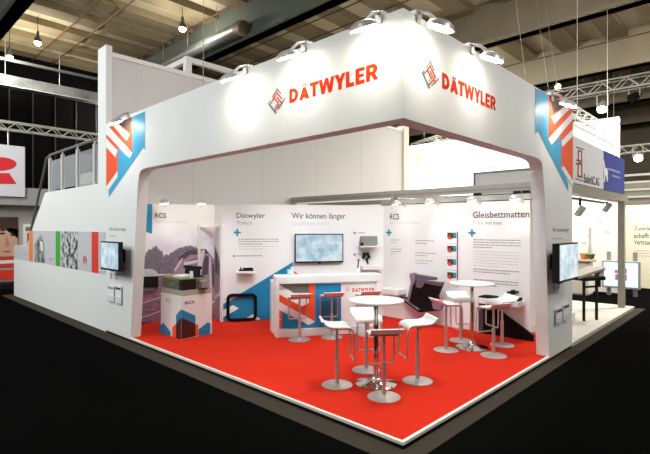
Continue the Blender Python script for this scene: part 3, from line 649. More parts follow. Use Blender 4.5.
# door frame at the jog
t = thing('door_1', 'white door frame beside the train mural', 'door frame', MU.w(1.45, 0)); del t['label'], t['category']; t['kind'] = 'structure'
p0 = MU.w(1.21, 0, .03); p1 = DG.w(.0, 0, .02)
dirn = (p1 - p0).normalized(); nn = dirn.cross(Vector((0, 0, 1)))
def beam(name, A, B, wid, dep, m, parent):
    A, B = Vector(A), Vector(B); d = (B - A).normalized()
    s = Vector((nn.x, nn.y, 0)); o = d.cross(s).normalized()
    bm = NB(); prism(bm, [A - o * wid / 2 - s * dep / 2, A + o * wid / 2 - s * dep / 2, A + o * wid / 2 + s * dep / 2, A - o * wid / 2 + s * dep / 2], B - A); return part(name, bm, m, parent)
beam('jamb', p0, p0 + Vector((0, 0, 2.04)), .045, .05, WHITE, t)
beam('jamb', p1 - dirn * .03, p1 - dirn * .03 + Vector((0, 0, 2.04)), .05, .05, WHITE, t)
beam('head', p0 - dirn * .02 + Vector((0, 0, 2.04)), p1 + Vector((0, 0, 2.04)), .06, .05, WHITE, t)
# oblique wall print
textpx('lettering', 'Dätwyler', DG, (236.6, 219.5), (265, 213), TXT, wd, bold=.006)
textpx('lettering', 'Products', DG, (237, 224.5), (252, 220.8), TXTG, wd)
textpx('lettering', 'Wir können länger', DG, (291.8, 220.3), (345.6, 213.2), TXT, wd, bold=.008)
textpx('lettering', 'Langfristige Stärke', DG, (292, 225.8), (330, 221.4), TXTL, wd)
plus(DG, .30, 1.883, .15, wd)
paragraph('printed_paragraph', DG, .335, 1.745, 1.18, 3, TXTG, wd, pitch=.05, h=.016)
paragraph('printed_paragraph', DG, .335, 1.59, 1.15, 2, TXTL, wd, pitch=.055, h=.012)
paragraph('printed_paragraph', DG, .27, 1.395, 1.17, 1, TXTG, wd, h=.022)
polys('square_mark', DG, [quad(.21, .25, 1.36, 1.405), quad(2.84, 2.90, 1.84, 1.895), quad(2.84, 2.90, 1.36, 1.41)], TXTG, wd, .003, False)
paragraph('printed_paragraph', DG, 2.94, 1.88, 3.3, 1, TXTG, wd, h=.02)
paragraph('printed_paragraph', DG, 2.94, 1.40, 3.4, 1, TXTG, wd, h=.02)
polys('blue_print', DG, [[DG.at(223.3, 304), DG.at(292.8, 262), DG.at(292.8, 320), DG.at(223.3, 321)]], mat('print_deep_blue', (6, 122, 164), .5, noise=.03), wd, .003, False)
polys('white_print', DG, [[DG.at(*p) for p in q] for q in ([(223.3, 310), (233, 305), (239, 308.4), (223.3, 317)], [(246, 318), (252.5, 314), (260, 318.5), (260, 319.6), (246, 320)], [(228, 300.6), (240, 293.6), (237, 297), (229, 301.6)])], PWHITE, wd, .006, False)
polys('orange_print', DG, [[DG.at(294, 271), DG.at(302, 276), DG.at(294, 277)]], ORNG, wd, .004, False)
# right wall print
textpx('lettering', 'RCS', WR, (390, 219.6), (399.3, 213.6), TXT, wr, bold=.008)
textpx('lettering', 'Rail Control System', WR, (390, 225), (419, 221.2), TXTL, wr)
textpx('lettering', 'Gleisbettmatten', WR, (473, 218.2), (529.3, 210.2), TXT, wr, bold=.01)
textpx('lettering', 'Track bed mats', WR, (473, 224.6), (502, 220.6), TXTG, wr)
plus(WR, -3.68, 1.876, .15, wr); plus(WR, -1.71, 1.885, .15, wr)
for a, z, w_, n in ((-3.63, 1.72, .22, 2), (-3.63, 1.52, .30, 3), (-2.99, 1.72, .45, 2), (-2.99, 1.46, .5, 2), (-2.99, 1.30, .42, 2)):
    paragraph('printed_paragraph', WR, a, z, a + w_, n, TXTG, wr, pitch=.055, h=.014)
paragraph('printed_paragraph', WR, -1.68, 1.765, -.78, 4, TXTG, wr, pitch=.048, h=.017)
paragraph('printed_paragraph', WR, -1.68, 1.54, -.80, 6, TXTL, wr, pitch=.055, h=.013)
paragraph('printed_paragraph', WR, -1.68, 1.20, -.78, 2, TXTG, wr, pitch=.05, h=.018)
paragraph('printed_paragraph', WR, -1.68, 1.00, -.82, 3, TXTG, wr, pitch=.05, h=.017)

# ------------------------------------------------------------------ aluminium frame over the inner walls
t = thing('overhead_frame', 'grey aluminium beam frame above the inner white walls', 'frame', (4.88, 3.5, ZW))
bm = NB(); box2(bm, (4.85, .3, 2.655), (4.97, 6.95, 2.80)); part('beam', bm, ALU, t)
bm = NB(); box2(bm, (4.86, .3, 2.70), (4.845, 6.95, 2.715)); part('beam_groove', bm, mat('groove_dark', (120, 116, 106), .6, noise=.05), t)
bm = NB(); box2(bm, (4.84, .6, ZW + .015), (4.98, 3.9, 2.60)); part('wall_rail', bm, mat('rail_grey', (168, 168, 162), .45, .3, noise=.04), t)
bm = NB(); box2(bm, (4.845, .6, 2.60), (4.95, 2.3, 2.615)); box2(bm, (4.845, .6, ZW), (4.95, 3.9, ZW + .015)); part('rail_gasket', bm, BLACK, t)
bm = NB(); box2(bm, (4.83, 3.52, ZW), (4.95, 3.62, 2.655)); part('post', bm, ALU, t)
bm = NB(); box2(bm, (4.97, 3.45, 2.67), (8.2, 3.57, 2.78)); part('beam', bm, ALU, t)
bm = NB(); box2(bm, (5.5, 3.57, 2.56), (5.6, 6.95, 2.66)); part('beam', bm, ALU, t)
bm = NB(); box2(bm, (4.86, 6.83, 2.50), (4.96, 6.93, 2.655)); part('post', bm, ALU, t)
# grey cabinet panel of the next stand, seen above the wall
bm = NB(); box2(bm, (6.3, .45, 2.5), (6.4, 2.35, 3.2)); single('grey_panel', bm, mat('panel_pale_grey', (184, 184, 182), .6, noise=.02), 'pale grey panel behind the aluminium beam, right below the header', 'panel')
bm = NB(); box2(bm, (6.27, .43, 3.2), (6.42, 2.38, 3.225)); box2(bm, (6.27, 2.35, 2.5), (6.42, 2.38, 3.2)); single('panel_edge', bm, mat('edge_dark_grey', (96, 96, 96), .5, .2, noise=.05), 'dark edge trim around the pale grey panel below the header', 'trim')
for y, l in ((1.62, 'dark clamp on the wall rail, left one'), (.86, 'dark clamp on the wall rail, middle one'), (.70, 'dark clamp on the wall rail, right one')):
    t = thing('rail_clamp', l, 'clamp', (4.9, y, 2.615), 0, 'clamps on the wall rail')
    bm = NB(); bx(bm, (4.9, y, 2.635), (.08, .12, .04)); part('clamp_body', bm, BLACK, t)
    bm = NB(); tube(bm, [(4.9, y - .03, 2.65), (4.9, y - .05, 2.72), (4.9, y + .02, 2.70)], .012, 6); part('hook', bm, STEEL, t)
# ================================================================== LAMPS ON THE STAND
def arm_lamp(base, out, label, group, power=20, drop=.22, reach=.24, sc=1.0, tgt_drop=.95, tgt_in=-.06, ang=84):
    base = Vector(base); out = Vector(out).normalized(); side = out.cross(Vector((0, 0, 1)))
    t = thing('arm_floodlight', label, 'lamp', base, 0, group)
    bm = NB(); R = Matrix((side, out, Vector((0, 0, 1)))).transposed()
    bx(bm, base + Vector((0, 0, .03)) - out * .06, (.10 * sc, .14 * sc, .05 * sc), R); bx(bm, base + out * .01 - Vector((0, 0, .02)), (.08 * sc, .02, .10 * sc), R); part('bracket', bm, LAMPB, t, bevel=.006)
    head = base + out * reach - Vector((0, 0, drop)) + Vector((0, 0, .04))
    bm = NB(); tube(bm, [base + Vector((0, 0, .045)), base + out * (reach * .45) + Vector((0, 0, .0)), head + Vector((0, 0, .05))], .018 * sc, 8); part('arm', bm, LAMPB, t)
    ax = (out * -.45 + Vector((0, 0, -1))).normalized()
    bm = NB(); tube(bm, [head - ax * .07 * sc, head - ax * .04 * sc, head + ax * .0], [.06 * sc, .12 * sc, .14 * sc], 20); part('lamp_head', bm, LAMPB, t, smooth=True)
    bm = NB(); tube(bm, [head, head + ax * .012], .125 * sc, 20); part('lamp_glass', bm, LAMPE if sc > .8 else LAMPS, t)
    if power: spot('flood_light', head + ax * .05, base - Vector((0, 0, tgt_drop)) - out * tgt_in, power, ang, .7, .04)
    return t
HLs = 'lit lamp on the left header, '
for y, l in ((2.42, 'the one farthest from the corner'), (1.33, 'just above the left lettering'), (.28, 'the one nearest the corner')):
    arm_lamp((0, y, ZT), (-1, 0, 0), HLs + l, 'arm lamps on the header', 3.6)
for x, l in ((.25, 'the one nearest the corner'), (1.36, 'above the lettering'), (4.05, 'the one above the arrow print')):
    arm_lamp((x, 0, ZT), (0, -1, 0), 'lit lamp on the right header, ' + l, 'arm lamps on the header', 3.8)
arm_lamp((0, 5.95, ZT), (-1, 0, 0), 'lit arm lamp above the left arrow print, beside the white post', 'arm lamps on the header', 5)
wl = 'slim lamp on top of the right inner wall, '
for y, l in ((3.25, 'the one above the RCS heading'), (2.45, 'second from the wall corner'), (1.55, 'left above the Gleisbettmatten heading'), (.75, 'the one nearest the white pillar')):
    arm_lamp((4.85, y, ZW + .001), (-1, 0, 0), wl + l, 'wall lamps on the inner walls', 8.0, drop=.02, reach=.34, sc=.7, tgt_drop=1.1, tgt_in=-.05, ang=76)
q = MU.w(.52, ZW + .001); arm_lamp(q, MU.n, 'slim lamp above the train mural and the RCS heading', 'wall lamps on the inner walls', 7, drop=.02, reach=.34, sc=.7, tgt_drop=1.1, tgt_in=-.05, ang=76)
q = MU.w(1.25, ZW + .001); arm_lamp(q, MU.n, 'slim lamp above the white door frame', 'wall lamps on the inner walls', 7, drop=.02, reach=.34, sc=.7, tgt_drop=1.1, tgt_in=-.05, ang=76)

# ================================================================== SCREENS
def tv(pl, a0, a1, z0, z1, gap, dep, label, smat, wallgap=True):
    c = pl.w((a0 + a1) / 2, z0, gap)
    t = thing('flat_screen', label, 'screen', c)
    P = lambda a, z, o: pl.w(a, z, o)
    bm = NB(); prism(bm, [P(a0, z0, gap), P(a1, z0, gap), P(a1, z1, gap), P(a0, z1, gap)], pl.n * dep); part('case', bm, BLACK, t, bevel=.006)
    b = .022
    bm = NB(); prism(bm, [P(a0 + b, z0 + b * 1.6, gap + dep), P(a1 - b, z0 + b * 1.6, gap + dep), P(a1 - b, z1 - b, gap + dep), P(a0 + b, z1 - b, gap + dep)], pl.n * .002); part('display', bm, smat, t)
    am = (a0 + a1) / 2; zm = (z0 + z1) / 2
    bm = NB(); prism(bm, [P(am - .12, zm - .12, 0), P(am + .12, zm - .12, 0), P(am + .12, zm + .12, 0), P(am - .12, zm + .12, 0)], pl.n * .02)
    prism(bm, [P(am - .04, zm - .1, .02), P(am + .04, zm - .1, .02), P(am + .04, zm + .1, .02), P(am - .04, zm + .1, .02)], pl.n * (gap - .015)); part('wall_mount', bm, BLACK, t)
    bm = NB(); prism(bm, [P(am - .04, z0 - .02, gap + .01), P(am + .04, z0 - .02, gap + .01), P(am + .04, z0, gap + .01), P(am - .04, z0, gap + .01)], pl.n * .03); part('sensor', bm, BLACK, t)
SCR = screen_mat('screen_map', (158, 192, 210), (226, 238, 242), 5, .95)
SCR2 = screen_mat('screen_pale', (158, 192, 214), (228, 240, 248), 6, .95)
tv(DG, 1.52, 2.59, 1.222, 1.852, .04, .06, 'large flat screen showing a pale blue map on the oblique wall', SCR)
def proud(pl, d): return Plane(pl.w(0, 0, d), pl.r)
HLo, HRo = proud(HL, .24), proud(HR, .24)
a0, z1 = HLo.at(100.5, 241.2); a1, z0 = HLo.at(118.6, 272)
z0b = HLo.at(100.5, 269)[1]
tv(HL, a0, a1, z0b, z1, .16, .08, 'flat screen on a bracket on the left white pillar beside the red stripe', SCR2)
a0, z1 = HRo.at(559.3, 243.8); a1, z0 = HRo.at(578.3, 278.5)
tv(HR, a0, a1, z0, z1, .14, .10, 'flat screen on a bracket on the right white pillar', SCR2)
# clear leaflet holders on the pillars
ACR = mat('clear_acrylic', (236, 238, 240), .15, alpha=.18); LEAF = mat('leaflet_white', (236, 238, 240), .5, noise=.02)
def holder(pl, p0, p1, label, group, lm):
    a0, z0 = pl.at(*p0); a1, z1 = pl.at(*p1)
    t = thing('leaflet_holder', label, 'leaflet holder', pl.w((a0 + a1) / 2, z0, .03), 0, group)
    bm = NB(); prism(bm, [pl.w(a0, z0, .002), pl.w(a1, z0, .002), pl.w(a1, z1, .002), pl.w(a0, z1, .002)], pl.n * .006)
    prism(bm, [pl.w(a0, z0, .05), pl.w(a1, z0, .05), pl.w(a1, z0 + (z1 - z0) * .45, .05), pl.w(a0, z0 + (z1 - z0) * .45, .05)], pl.n * .004)
    prism(bm, [pl.w(a0, z0, .006), pl.w(a1, z0, .006), pl.w(a1, z0 + .008, .006), pl.w(a0, z0 + .008, .006)], pl.n * .046); part('pocket', bm, ACR, t)
    l = thing('leaflet', label.replace('clear holder', 'white leaflet').replace('holder', 'leaflet'), 'leaflet', pl.w((a0 + a1) / 2, z0 + .02, .03), 0, group.replace('holders', 'leaflets'))
    bm = NB(); prism(bm, [pl.w(a0 + .012, z0 + .012, .02), pl.w(a1 - .012, z0 + .012, .02), pl.w(a1 - .012, z1 + .03, .02), pl.w(a0 + .012, z1 + .03, .02)], pl.n * .012); part('paper', bm, LEAF, l)
    bm = NB(); prism(bm, [pl.w(a0 + .02, z1 - .04, .033), pl.w(a1 - .03, z1 - .04, .033), pl.w(a1 - .03, z1 - .0, .033), pl.w(a0 + .02, z1 - .0, .033)], pl.n * .001); part('printed_title', bm, lm, l)
holder(HL, (109.2, 300.5), (115.6, 287.5), 'clear holder with a leaflet on the left pillar, the one beside the stair wall', 'leaflet holders on the left pillar', TXTG)
holder(HL, (116.6, 302.6), (123, 288), 'clear holder with a leaflet on the left pillar, the one beside the tan inner edge', 'leaflet holders on the left pillar', TXT)
holder(HR, (554, 324), (560.4, 308), 'clear holder with a leaflet on the right pillar, the one near the red carpet', 'leaflet holders on the right pillar', TXT)
holder(HR, (561.4, 321), (567.6, 304), 'clear holder with a leaflet on the right pillar, the one near the outer edge', 'leaflet holders on the right pillar', TXT)

# ================================================================== THINGS ON THE OBLIQUE WALL
def wall_shelf(pl, a0, a1, z, d, th, label):
    t = thing('wall_shelf', label, 'shelf', pl.w((a0 + a1) / 2, z - th, 0), 0, 'white wall shelves')
    bm = NB(); prism(bm, [pl.w(a0, z - th, 0), pl.w(a1, z - th, 0), pl.w(a1, z, 0), pl.w(a0, z, 0)], pl.n * d); part('board', bm, WHITE, t, bevel=.004)
    bm = NB(); prism(bm, [pl.w(a0 + .03, z - th - .05, 0), pl.w(a1 - .03, z - th - .05, 0), pl.w(a1 - .03, z - th, 0), pl.w(a0 + .03, z - th, 0)], pl.n * .03); part('cleat', bm, WHITE, t)
wall_shelf(DG, .30, .665, 1.075, .24, .045, 'white wall shelf under the Dätwyler paragraph carrying a small black model')
t = thing('track_model', 'small black rail clamp model on the white shelf under the Dätwyler heading', 'model', DG.w(.48, 1.075, .12))
bm = NB(); prism(bm, [DG.w(.33, 1.075, .06), DG.w(.64, 1.075, .06), DG.w(.64, 1.10, .06), DG.w(.33, 1.10, .06)], DG.n * .12); part('base_plate', bm, BLACK, t, bevel=.004)
bm = NB(); prism(bm, [DG.w(a, z, .08) for a, z in ((.345, 1.10), (.40, 1.10), (.385, 1.125), (.385, 1.15), (.36, 1.15), (.36, 1.125))], DG.n * .08); part('rail_piece', bm, RUBB, t)
for k in range(3):
    bm = NB(); bx(bm, DG.w(.45 + k * .07, 1.12, .12), (.045, .06, .04)); part('rail_clip', bm, RUBB, t)
wall_shelf(DG, 2.94, 3.36, 1.585, .26, .03, 'white wall shelf carrying the grey block, right of the big screen')
t = thing('rubber_block', 'grey rectangular sample block on the shelf right of the big screen', 'sample block', DG.w(3.15, 1.585, .12))
bm = NB(); prism(bm, [DG.w(2.95, 1.585, .05), DG.w(3.32, 1.585, .05), DG.w(3.35, 1.62, .05), DG.w(3.34, 1.80, .05), DG.w(2.99, 1.80, .05), DG.w(2.97, 1.70, .05)], DG.n * .14); part('block', bm, mat('block_grey', (132, 128, 126), .6, noise=.08, scale=20), t, bevel=.008)
bm = NB(); tube(bm, [DG.w(2.98, 1.625, .2), DG.w(2.98, 1.625, .23)], .04, 16); part('end_roller', bm, BLACK, t)
wall_shelf(DG, 3.00, 3.42, 1.15, .22, .09, 'white wall shelf just above the right end of the counter')
t = thing('rail_fastener', 'black curved rail fastener hanging above the lower shelf right of the screen', 'fastener', DG.w(3.10, 1.20, .06))
bm = NB(); tube(bm, [DG.w(3.05, 1.30, .05), DG.w(3.08, 1.40, .05), DG.w(3.16, 1.40, .05), DG.w(3.19, 1.33, .05), DG.w(3.13, 1.27, .05), DG.w(3.17, 1.18, .05)], [.03, .045, .04, .035, .03, .02], 10); part('hook', bm, BLACK, t, smooth=True)
bm = NB(); tube(bm, [DG.w(3.14, 1.33, 0), DG.w(3.14, 1.33, .06)], .02, 10); part('peg', bm, STEEL, t)

# square rubber ring leaning on the oblique wall
rg = proud(DG, .05)
(b0, _), (b1, _) = rg.at(228, 310), rg.at(255.5, 310)
zt = rg.at(242, 295)[1]; rr = .034
pts = []
for cx_, cz_, s0 in ((b1 - .08, zt - .08, 0), (b0 + .08, zt - .08, 90), (b0 + .08, .08 + rr, 180), (b1 - .08, .08 + rr, 270)):
    for k in range(5):
        a = math.radians(s0 + k * 22.5); pts.append((cx_ + .08 * math.cos(a), cz_ + .08 * math.sin(a)))
bm = NB(); tube(bm, [rg.w(a, z, .0) for a, z in pts], rr, 12, closed=True)
single('rubber_ring', bm, RUBB, 'square black rubber profile ring leaning on the wall under the blue print', 'rubber ring', smooth=True)

# grey dome panel with black block beside the pillar
t = thing('arch_exhibit', 'grey arched panel with a black block under it, on the mural beside the left pillar', 'exhibit', MU.w(.14, .62, .02))
(ca, cz) = MU.at(148, 276); ra = MU.at(158.5, 276)[0] - ca
bm = NB(); prism(bm, [MU.w(ca + ra * math.cos(math.pi * k / 16), cz + ra * .75 * math.sin(math.pi * k / 16), .02) for k in range(17)], MU.n * .05); part('arch_panel', bm, mat('arch_grey', (206, 204, 202), .5, noise=.03), t)
zb_ = MU.at(148, 287)[1]
bm = NB(); prism(bm, [MU.w(ca - .30, zb_, .01), MU.w(ca + ra, zb_, .01), MU.w(ca + ra, cz, .01), MU.w(ca - .30, cz, .01)], MU.n * .12); part('black_block', bm, BLACK, t, bevel=.01)
bm = NB(); prism(bm, [MU.w(ca - .05, zb_ - .08, .01), MU.w(ca + ra - .1, zb_ - .05, .01), MU.w(ca + ra - .04, zb_, .01), MU.w(ca - .1, zb_, .01)], MU.n * .10); part('bracket', bm, mat('bracket_grey', (120, 116, 118), .5, .2, noise=.05), t)

# ================================================================== RIGHT WALL
# leaflet column
t = thing('leaflet_column', 'tall narrow wall rack of leaflet pockets with a steel rod, on the right inner wall', 'rack', WR.w(-2.12, .83, 0))
A0, A1 = WR.at(447.6, 240)[0], WR.at(458.4, 240)[0]
bm = NB(); prism(bm, [WR.w(A0, .84, .002), WR.w(A1, .84, .002), WR.w(A1, 1.905, .002), WR.w(A0, 1.905, .002)], WR.n * .012); part('back_panel', bm, PWHITE, t)
bm = NB(); tube(bm, [WR.w(A1 - .005, .82, .03), WR.w(A1 - .005, 1.91, .03)], .011, 8); part('rod', bm, mat('rod_red_grey', (150, 96, 92), .4, .4, noise=.05), t)
zs = [1.90 - .265 * k for k in range(4)]
for z in zs:
    bm = NB(); prism(bm, [WR.w(A0, z - .235, .014), WR.w(A1 - .02, z - .235, .014), WR.w(A1 - .02, z - .225, .014), WR.w(A0, z - .225, .014)], WR.n * .035); part('pocket', bm, ACR, t)
for z, l in zip(zs, ('topmost leaflet in the narrow wall rack', 'second leaflet from the top of the narrow wall rack', 'third leaflet from the top of the narrow wall rack', 'lowest leaflet in the narrow wall rack')):
    b = thing('leaflet', l, 'leaflet', WR.w((A0 + A1) / 2, z - .22, .03), 0, 'leaflets in the narrow wall rack')
    bm = NB(); prism(bm, [WR.w(A0 + .01, z - .225, .016), WR.w(A1 - .03, z - .225, .016), WR.w(A1 - .03, z, .016), WR.w(A0 + .01, z, .016)], WR.n * .01); part('paper', bm, LEAF, b)
    w_ = A1 - .03 - A0 - .01
    f = lambda u, v: (A0 + .01 + w_ * u, z - .225 + .225 * v)
    polys('black_print', WR, [[f(.0, .45), f(.9, .45), f(.6, .95), f(0, .95)]], DARKP, b, .0265, False)
    polys('red_print', WR, [[f(.1, .35), f(.55, .35), f(.3, .75), f(.1, .6)]], REDP, b, .029, False)
    polys('teal_print', WR, [[f(.75, .45), f(1, .45), f(1, .95), f(.62, .95)]], TEAL, b, .029, False)
# corner shelf
W45 = proud(WR, .30)
zc = W45.at(395, 290)[1]
wall_shelf(WR, -3.72, -3.22, zc, .30, .11, 'white wall shelf in the corner between the counter and the rail exhibit')
# large rail exhibit
EX = proud(WR, .42); ev = lambda x, y: (400 + x / 6.49, 250 + y / 6.49)
PUR = mat('exhibit_purple', (98, 80, 92), .5, .15, noise=.06, scale=9); DPU = mat('exhibit_dark', (20, 13, 16), .6, spec=.15, noise=.15, scale=9); LPU = mat('exhibit_light_purple', (132, 112, 126), .5, .15, noise=.05)
t = thing('rail_exhibit', 'large dark purple rail and base plate exhibit mounted on the right inner wall', 'exhibit', (4.6, 2.9, .3))
def at3(x, y, X): return Plane((X, 0, 0), (0, -1, 0)).w(*Plane((X, 0, 0), (0, -1, 0)).at(*ev(x, y)))
L_, B_, R_, T_ = at3(-4, 308, 4.80), at3(118, 398, 4.40), at3(268, 384, 4.46), at3(150, 300, 4.84)
nrm = (B_ - L_).cross(R_ - L_).normalized()
if nrm.x > 0: nrm = -nrm
bm = NB(); prism(bm, [L_, B_, R_, T_], nrm * -.03); part('base_plate', bm, DPU, t)
bm = NB(); prism(bm, [at3(-4, 302, 4.79), at3(8, 300, 4.79), at3(124, 384, 4.40), at3(118, 392, 4.39)], (.03, 0, 0)); part('plate_edge', bm, LPU, t)
def slab(nm, pts, X0, dep, m):
    bm = NB(); prism(bm, [at3(x, y, X0) for x, y in pts], (dep, 0, 0)); return part(nm, bm, m, t, bevel=.006)
slab('rail_web', [(60, 158), (75, 148), (92, 163), (98, 200), (84, 218), (64, 328), (50, 332), (44, 324), (68, 212)], 4.52, .12, LPU)
slab('rail_head', [(78, 150), (92, 158), (220, 180), (222, 196), (150, 196), (110, 192), (94, 178)], 4.54, .14, PUR)
slab('clip', [(106, 196), (148, 190), (162, 200), (270, 212), (264, 236), (158, 216), (150, 238), (128, 250), (102, 240)], 4.46, .12, PUR)
slab('rubber_body', [(104, 236), (128, 248), (156, 214), (266, 220), (232, 300), (238, 368), (118, 384), (60, 330), (84, 222)], 4.50, .14, DPU)
slab('foot_clip', [(205, 345), (228, 318), (262, 345), (272, 352), (262, 392), (214, 384)], 4.42, .1, LPU)
bm = NB(); tube(bm, [(4.6, 2.95, .75), (4.85, 2.95, .75)], .03, 10); part('wall_peg', bm, STEEL, t)
# ribbed mat leaning against the wall
MT = proud(WR, .10)
c0, c1 = MT.at(478.5, 310)[0], MT.at(533, 310)[0]
zl = MT.at(478.5, 296)[1]; zr = .10
t = thing('ribbed_mat', 'black ribbed triangular rubber mat standing on the carpet along the right wall', 'rubber mat', MT.w((c0 + c1) / 2, 0, 0))
bm = NB(); prism(bm, [MT.w(c0, 0), MT.w(c1, 0), MT.w(c1, zr), MT.w(c0, zl)], WR.n * -.07); part('mat_body', bm, RUBB, t)
for k in range(26):
    s = (k + .5) / 26; a = c0 + (c1 - c0) * s; z = zl + (zr - zl) * s
    bm = NB(); bx(bm, MT.w(a, z - .004, -.035), (.072, .012, .016)); part('rib', bm, RUBB, t)
bm = NB(); prism(bm, [MT.w(c0, .0, .001), MT.w(c0 + .09, .0, .001), MT.w(c0 + .09, zl - .09, .001), MT.w(c0, zl - .01, .001)], WR.n * .004); part('side_strip', bm, mat('mat_purple', (70, 50, 58), .6, noise=.1), t)
# right shelf and its samples
W45 = proud(WR, .35)
zs_ = W45.at(520, 302.5)[1]
wall_shelf(WR, -1.42, -.70, zs_, .33, .10, 'white wall shelf with black samples, beside the right pillar')
def mat_sample(a, d, sa, sd, h, label):
    bm = NB(); prism(bm, [WR.w(a - sa / 2, zs_, d - sd / 2), WR.w(a + sa / 2, zs_, d - sd / 2), WR.w(a + sa / 2, zs_ + h, d - sd / 2), WR.w(a - sa / 2, zs_ + h, d - sd / 2)], WR.n * sd)
    single('rubber_sample', bm, RUBB, label, 'sample', 'black samples on the right shelf', bevel=.006)
mat_sample(-1.27, .20, .26, .2, .04, 'flat black rubber sample on the left end of the shelf by the right pillar')
mat_sample(-.80, .18, .17, .2, .05, 'flat black rubber sample on the right end of the shelf by the right pillar')
t = thing('cable_gland', 'small black fitting on the wall above the white shelf by the right pillar', 'fitting', WR.w(-.92, .80, .03))
pa, pz_ = WR.at(514, 292)
bm = NB(); tube(bm, [WR.w(pa, pz_, 0), WR.w(pa, pz_, .08)], .045, 12); part('body', bm, BLACK, t)
bm = NB(); tube(bm, [WR.w(pa - .1, pz_ - .01, .05), WR.w(pa + .1, pz_ + .015, .05)], .022, 10); part('lever', bm, BLACK, t)

# ================================================================== PODIUM WITH TRACK MODEL
X0, X1, Y0, Y1, HT = .57, 1.19, 5.08, 5.86, .765
t = thing('display_podium', 'white display podium with blue and maroon house prints and RCS lettering', 'podium', ((X0 + X1) / 2, (Y0 + Y1) / 2, 0))
bm = NB(); box2(bm, (X0, Y0, 0), (X1, Y1, HT)); part('box', bm, WHITE, t, bevel=.004)
PX, PY = Plane((X0, 0, 0), (0, -1, 0)), Plane((0, Y0, 0), (1, 0, 0))
g = lambda *L: [(130 + x / 8.11, 290 + y / 8.11) for x, y in L]
polys('blue_print', PX, [g((235, 300), (272, 265), (330, 340), (330, 378), (237, 345)), g((375, 205), (415, 157), (415, 223), (375, 275))], BLUE, t)
polys('red_print', PX, [g((345, 300), (375, 275), (375, 388), (345, 382))], ORNG, t)
polys('maroon_print', PX, [g((375, 275), (415, 223), (415, 399), (375, 389))], DKRED, t)
polys('blue_print', PY, [g((415.5, 157), (530, 208), (530, 275), (415.5, 223)), g((555, 318), (630, 260), (650, 272), (650, 355), (555, 372))], BLUE, t)
polys('red_print', PY, [g((530, 275), (553, 285), (553, 370), (530, 374))], ORNG, t)
polys('maroon_print', PY, [g((415.5, 223), (530, 275), (530, 374), (415.5, 399))], DKRED, t)
textpx('lettering', 'RCS', PY, g((445, 118))[0], g((522, 84))[0], TXT, t, bold=.02)
textpx('lettering', 'RCS', PX, g((290, 98))[0], g((330, 72))[0], TXTG, t)
t = thing('track_bed_model', 'track bed model with grass, ballast and a rail piece on the podium', 'model', ((X0 + X1) / 2, (Y0 + Y1) / 2, HT))
bm = NB(); box2(bm, (X0 + .01, Y0 + .01, HT), (X1 - .01, Y1 - .01, HT + .10)); part('tray', bm, mat('tray_concrete', (168, 162, 148), .7, noise=.06, scale=9), t)
bm = NB(); box2(bm, (X0 + .02, Y0 + .03, HT + .10), (X0 + .36, Y1 - .02, HT + .27)); part('soil_layer', bm, blotch_mat('soil_layers', (74, 80, 62), (112, 112, 98), 9, vec=(1, 1, 6)), t)
bm = NB(); box2(bm, (X0 + .36, Y0 + .02, HT + .10), (X1 - .03, Y1 - .3, HT + .25)); part('slab', bm, mat('model_slab_grey', (150, 146, 132), .7, noise=.08, scale=12), t)
bm = NB(); box2(bm, (X0 + .02, Y0 + .03, HT + .27), (X0 + .5, Y1 - .02, HT + .30)); part('grass', bm, blotch_mat('grass_green', (84, 106, 44), (134, 148, 84), 30), t)
bm = NB(); box2(bm, (X0 + .015, Y0 + .02, HT + .10), (X0 + .30, Y0 + .12, HT + .29)); part('black_mat', bm, BLACK, t)
bm = NB(); box2(bm, (X0 + .10, Y0 + .25, HT + .30), (X0 + .50, Y0 + .52, HT + .34)); part('sleeper', bm, WHITE, t, bevel=.01)
rp = [(-.10, 0), (.10, 0), (.10, .02), (.02, .04), (.02, .14), (.055, .15), (.055, .20), (-.055, .20), (-.055, .15), (-.02, .14), (-.02, .04), (-.10, .02)]
bm = NB(); prism(bm, [(X0 + .42 + a * .9, Y0 + .10, HT + .30 + z) for a, z in rp], (0, .5, 0)); part('rail', bm, BLACK, t)
bm = NB(); box2(bm, (X0 + .27, Y0 + .14, HT + .30), (X0 + .31, Y0 + .2, HT + .42)); part('clip', bm, WHITE, t)
bm = NB(); tube(bm, [(X0 + .4, Y0 - .03, HT + .12), (X0 + .4, Y0 - .03, HT + .25)], .02, 8); bx(bm, (X0 + .4, Y0 - .03, HT + .25), (.12, .05, .03)); part('clamp', bm, STEEL, t)
bm = NB(); lathe(bm, [(.09, 0), (.09, .012)], (X0 + .42, Y0 - .03, HT + .10), 20); part('clamp_ring', bm, BLACK, t)

# ================================================================== RECEPTION COUNTER
CT = Plane((1.81, 3.966, 0), (1.707, -1.091, 0)); CL = 2.03
t = thing('reception_counter', 'long white reception counter with orange and blue printed front panel', 'counter', CT.w(CL / 2, 0, -.3))
def cbox(bm, a0, a1, d0, d1, z0, z1):
    prism(bm, [CT.w(a0, z0, -d0), CT.w(a1, z0, -d0), CT.w(a1, z1, -d0), CT.w(a0, z1, -d0)], CT.n * -(d1 - d0))
bm = NB(); cbox(bm, 0, CL, 0, .42, .97, 1.10); part('countertop', bm, WHITE, t, bevel=.004)
bm = NB(); cbox(bm, 0, .06, 0, .42, 0, .97); part('side_panel', bm, WHITE, t, bevel=.004)
bm = NB(); cbox(bm, CL - .10, CL, 0, .42, 0, .97); part('side_panel', bm, WHITE, t, bevel=.004)
bm = NB(); cbox(bm, .06, CL - .10, 0, .42, 0, .135); part('base_rail', bm, WHITE, t, bevel=.004)
bm = NB(); cbox(bm, .06, CL - .10, .07, .10, .135, .97); fp = part('front_panel', bm, PWHITE, t)
bm = NB(); cbox(bm, -.02, CL, .42, .70, 0, .98); part('rear_worktop', bm, WHITE, t, bevel=.004)
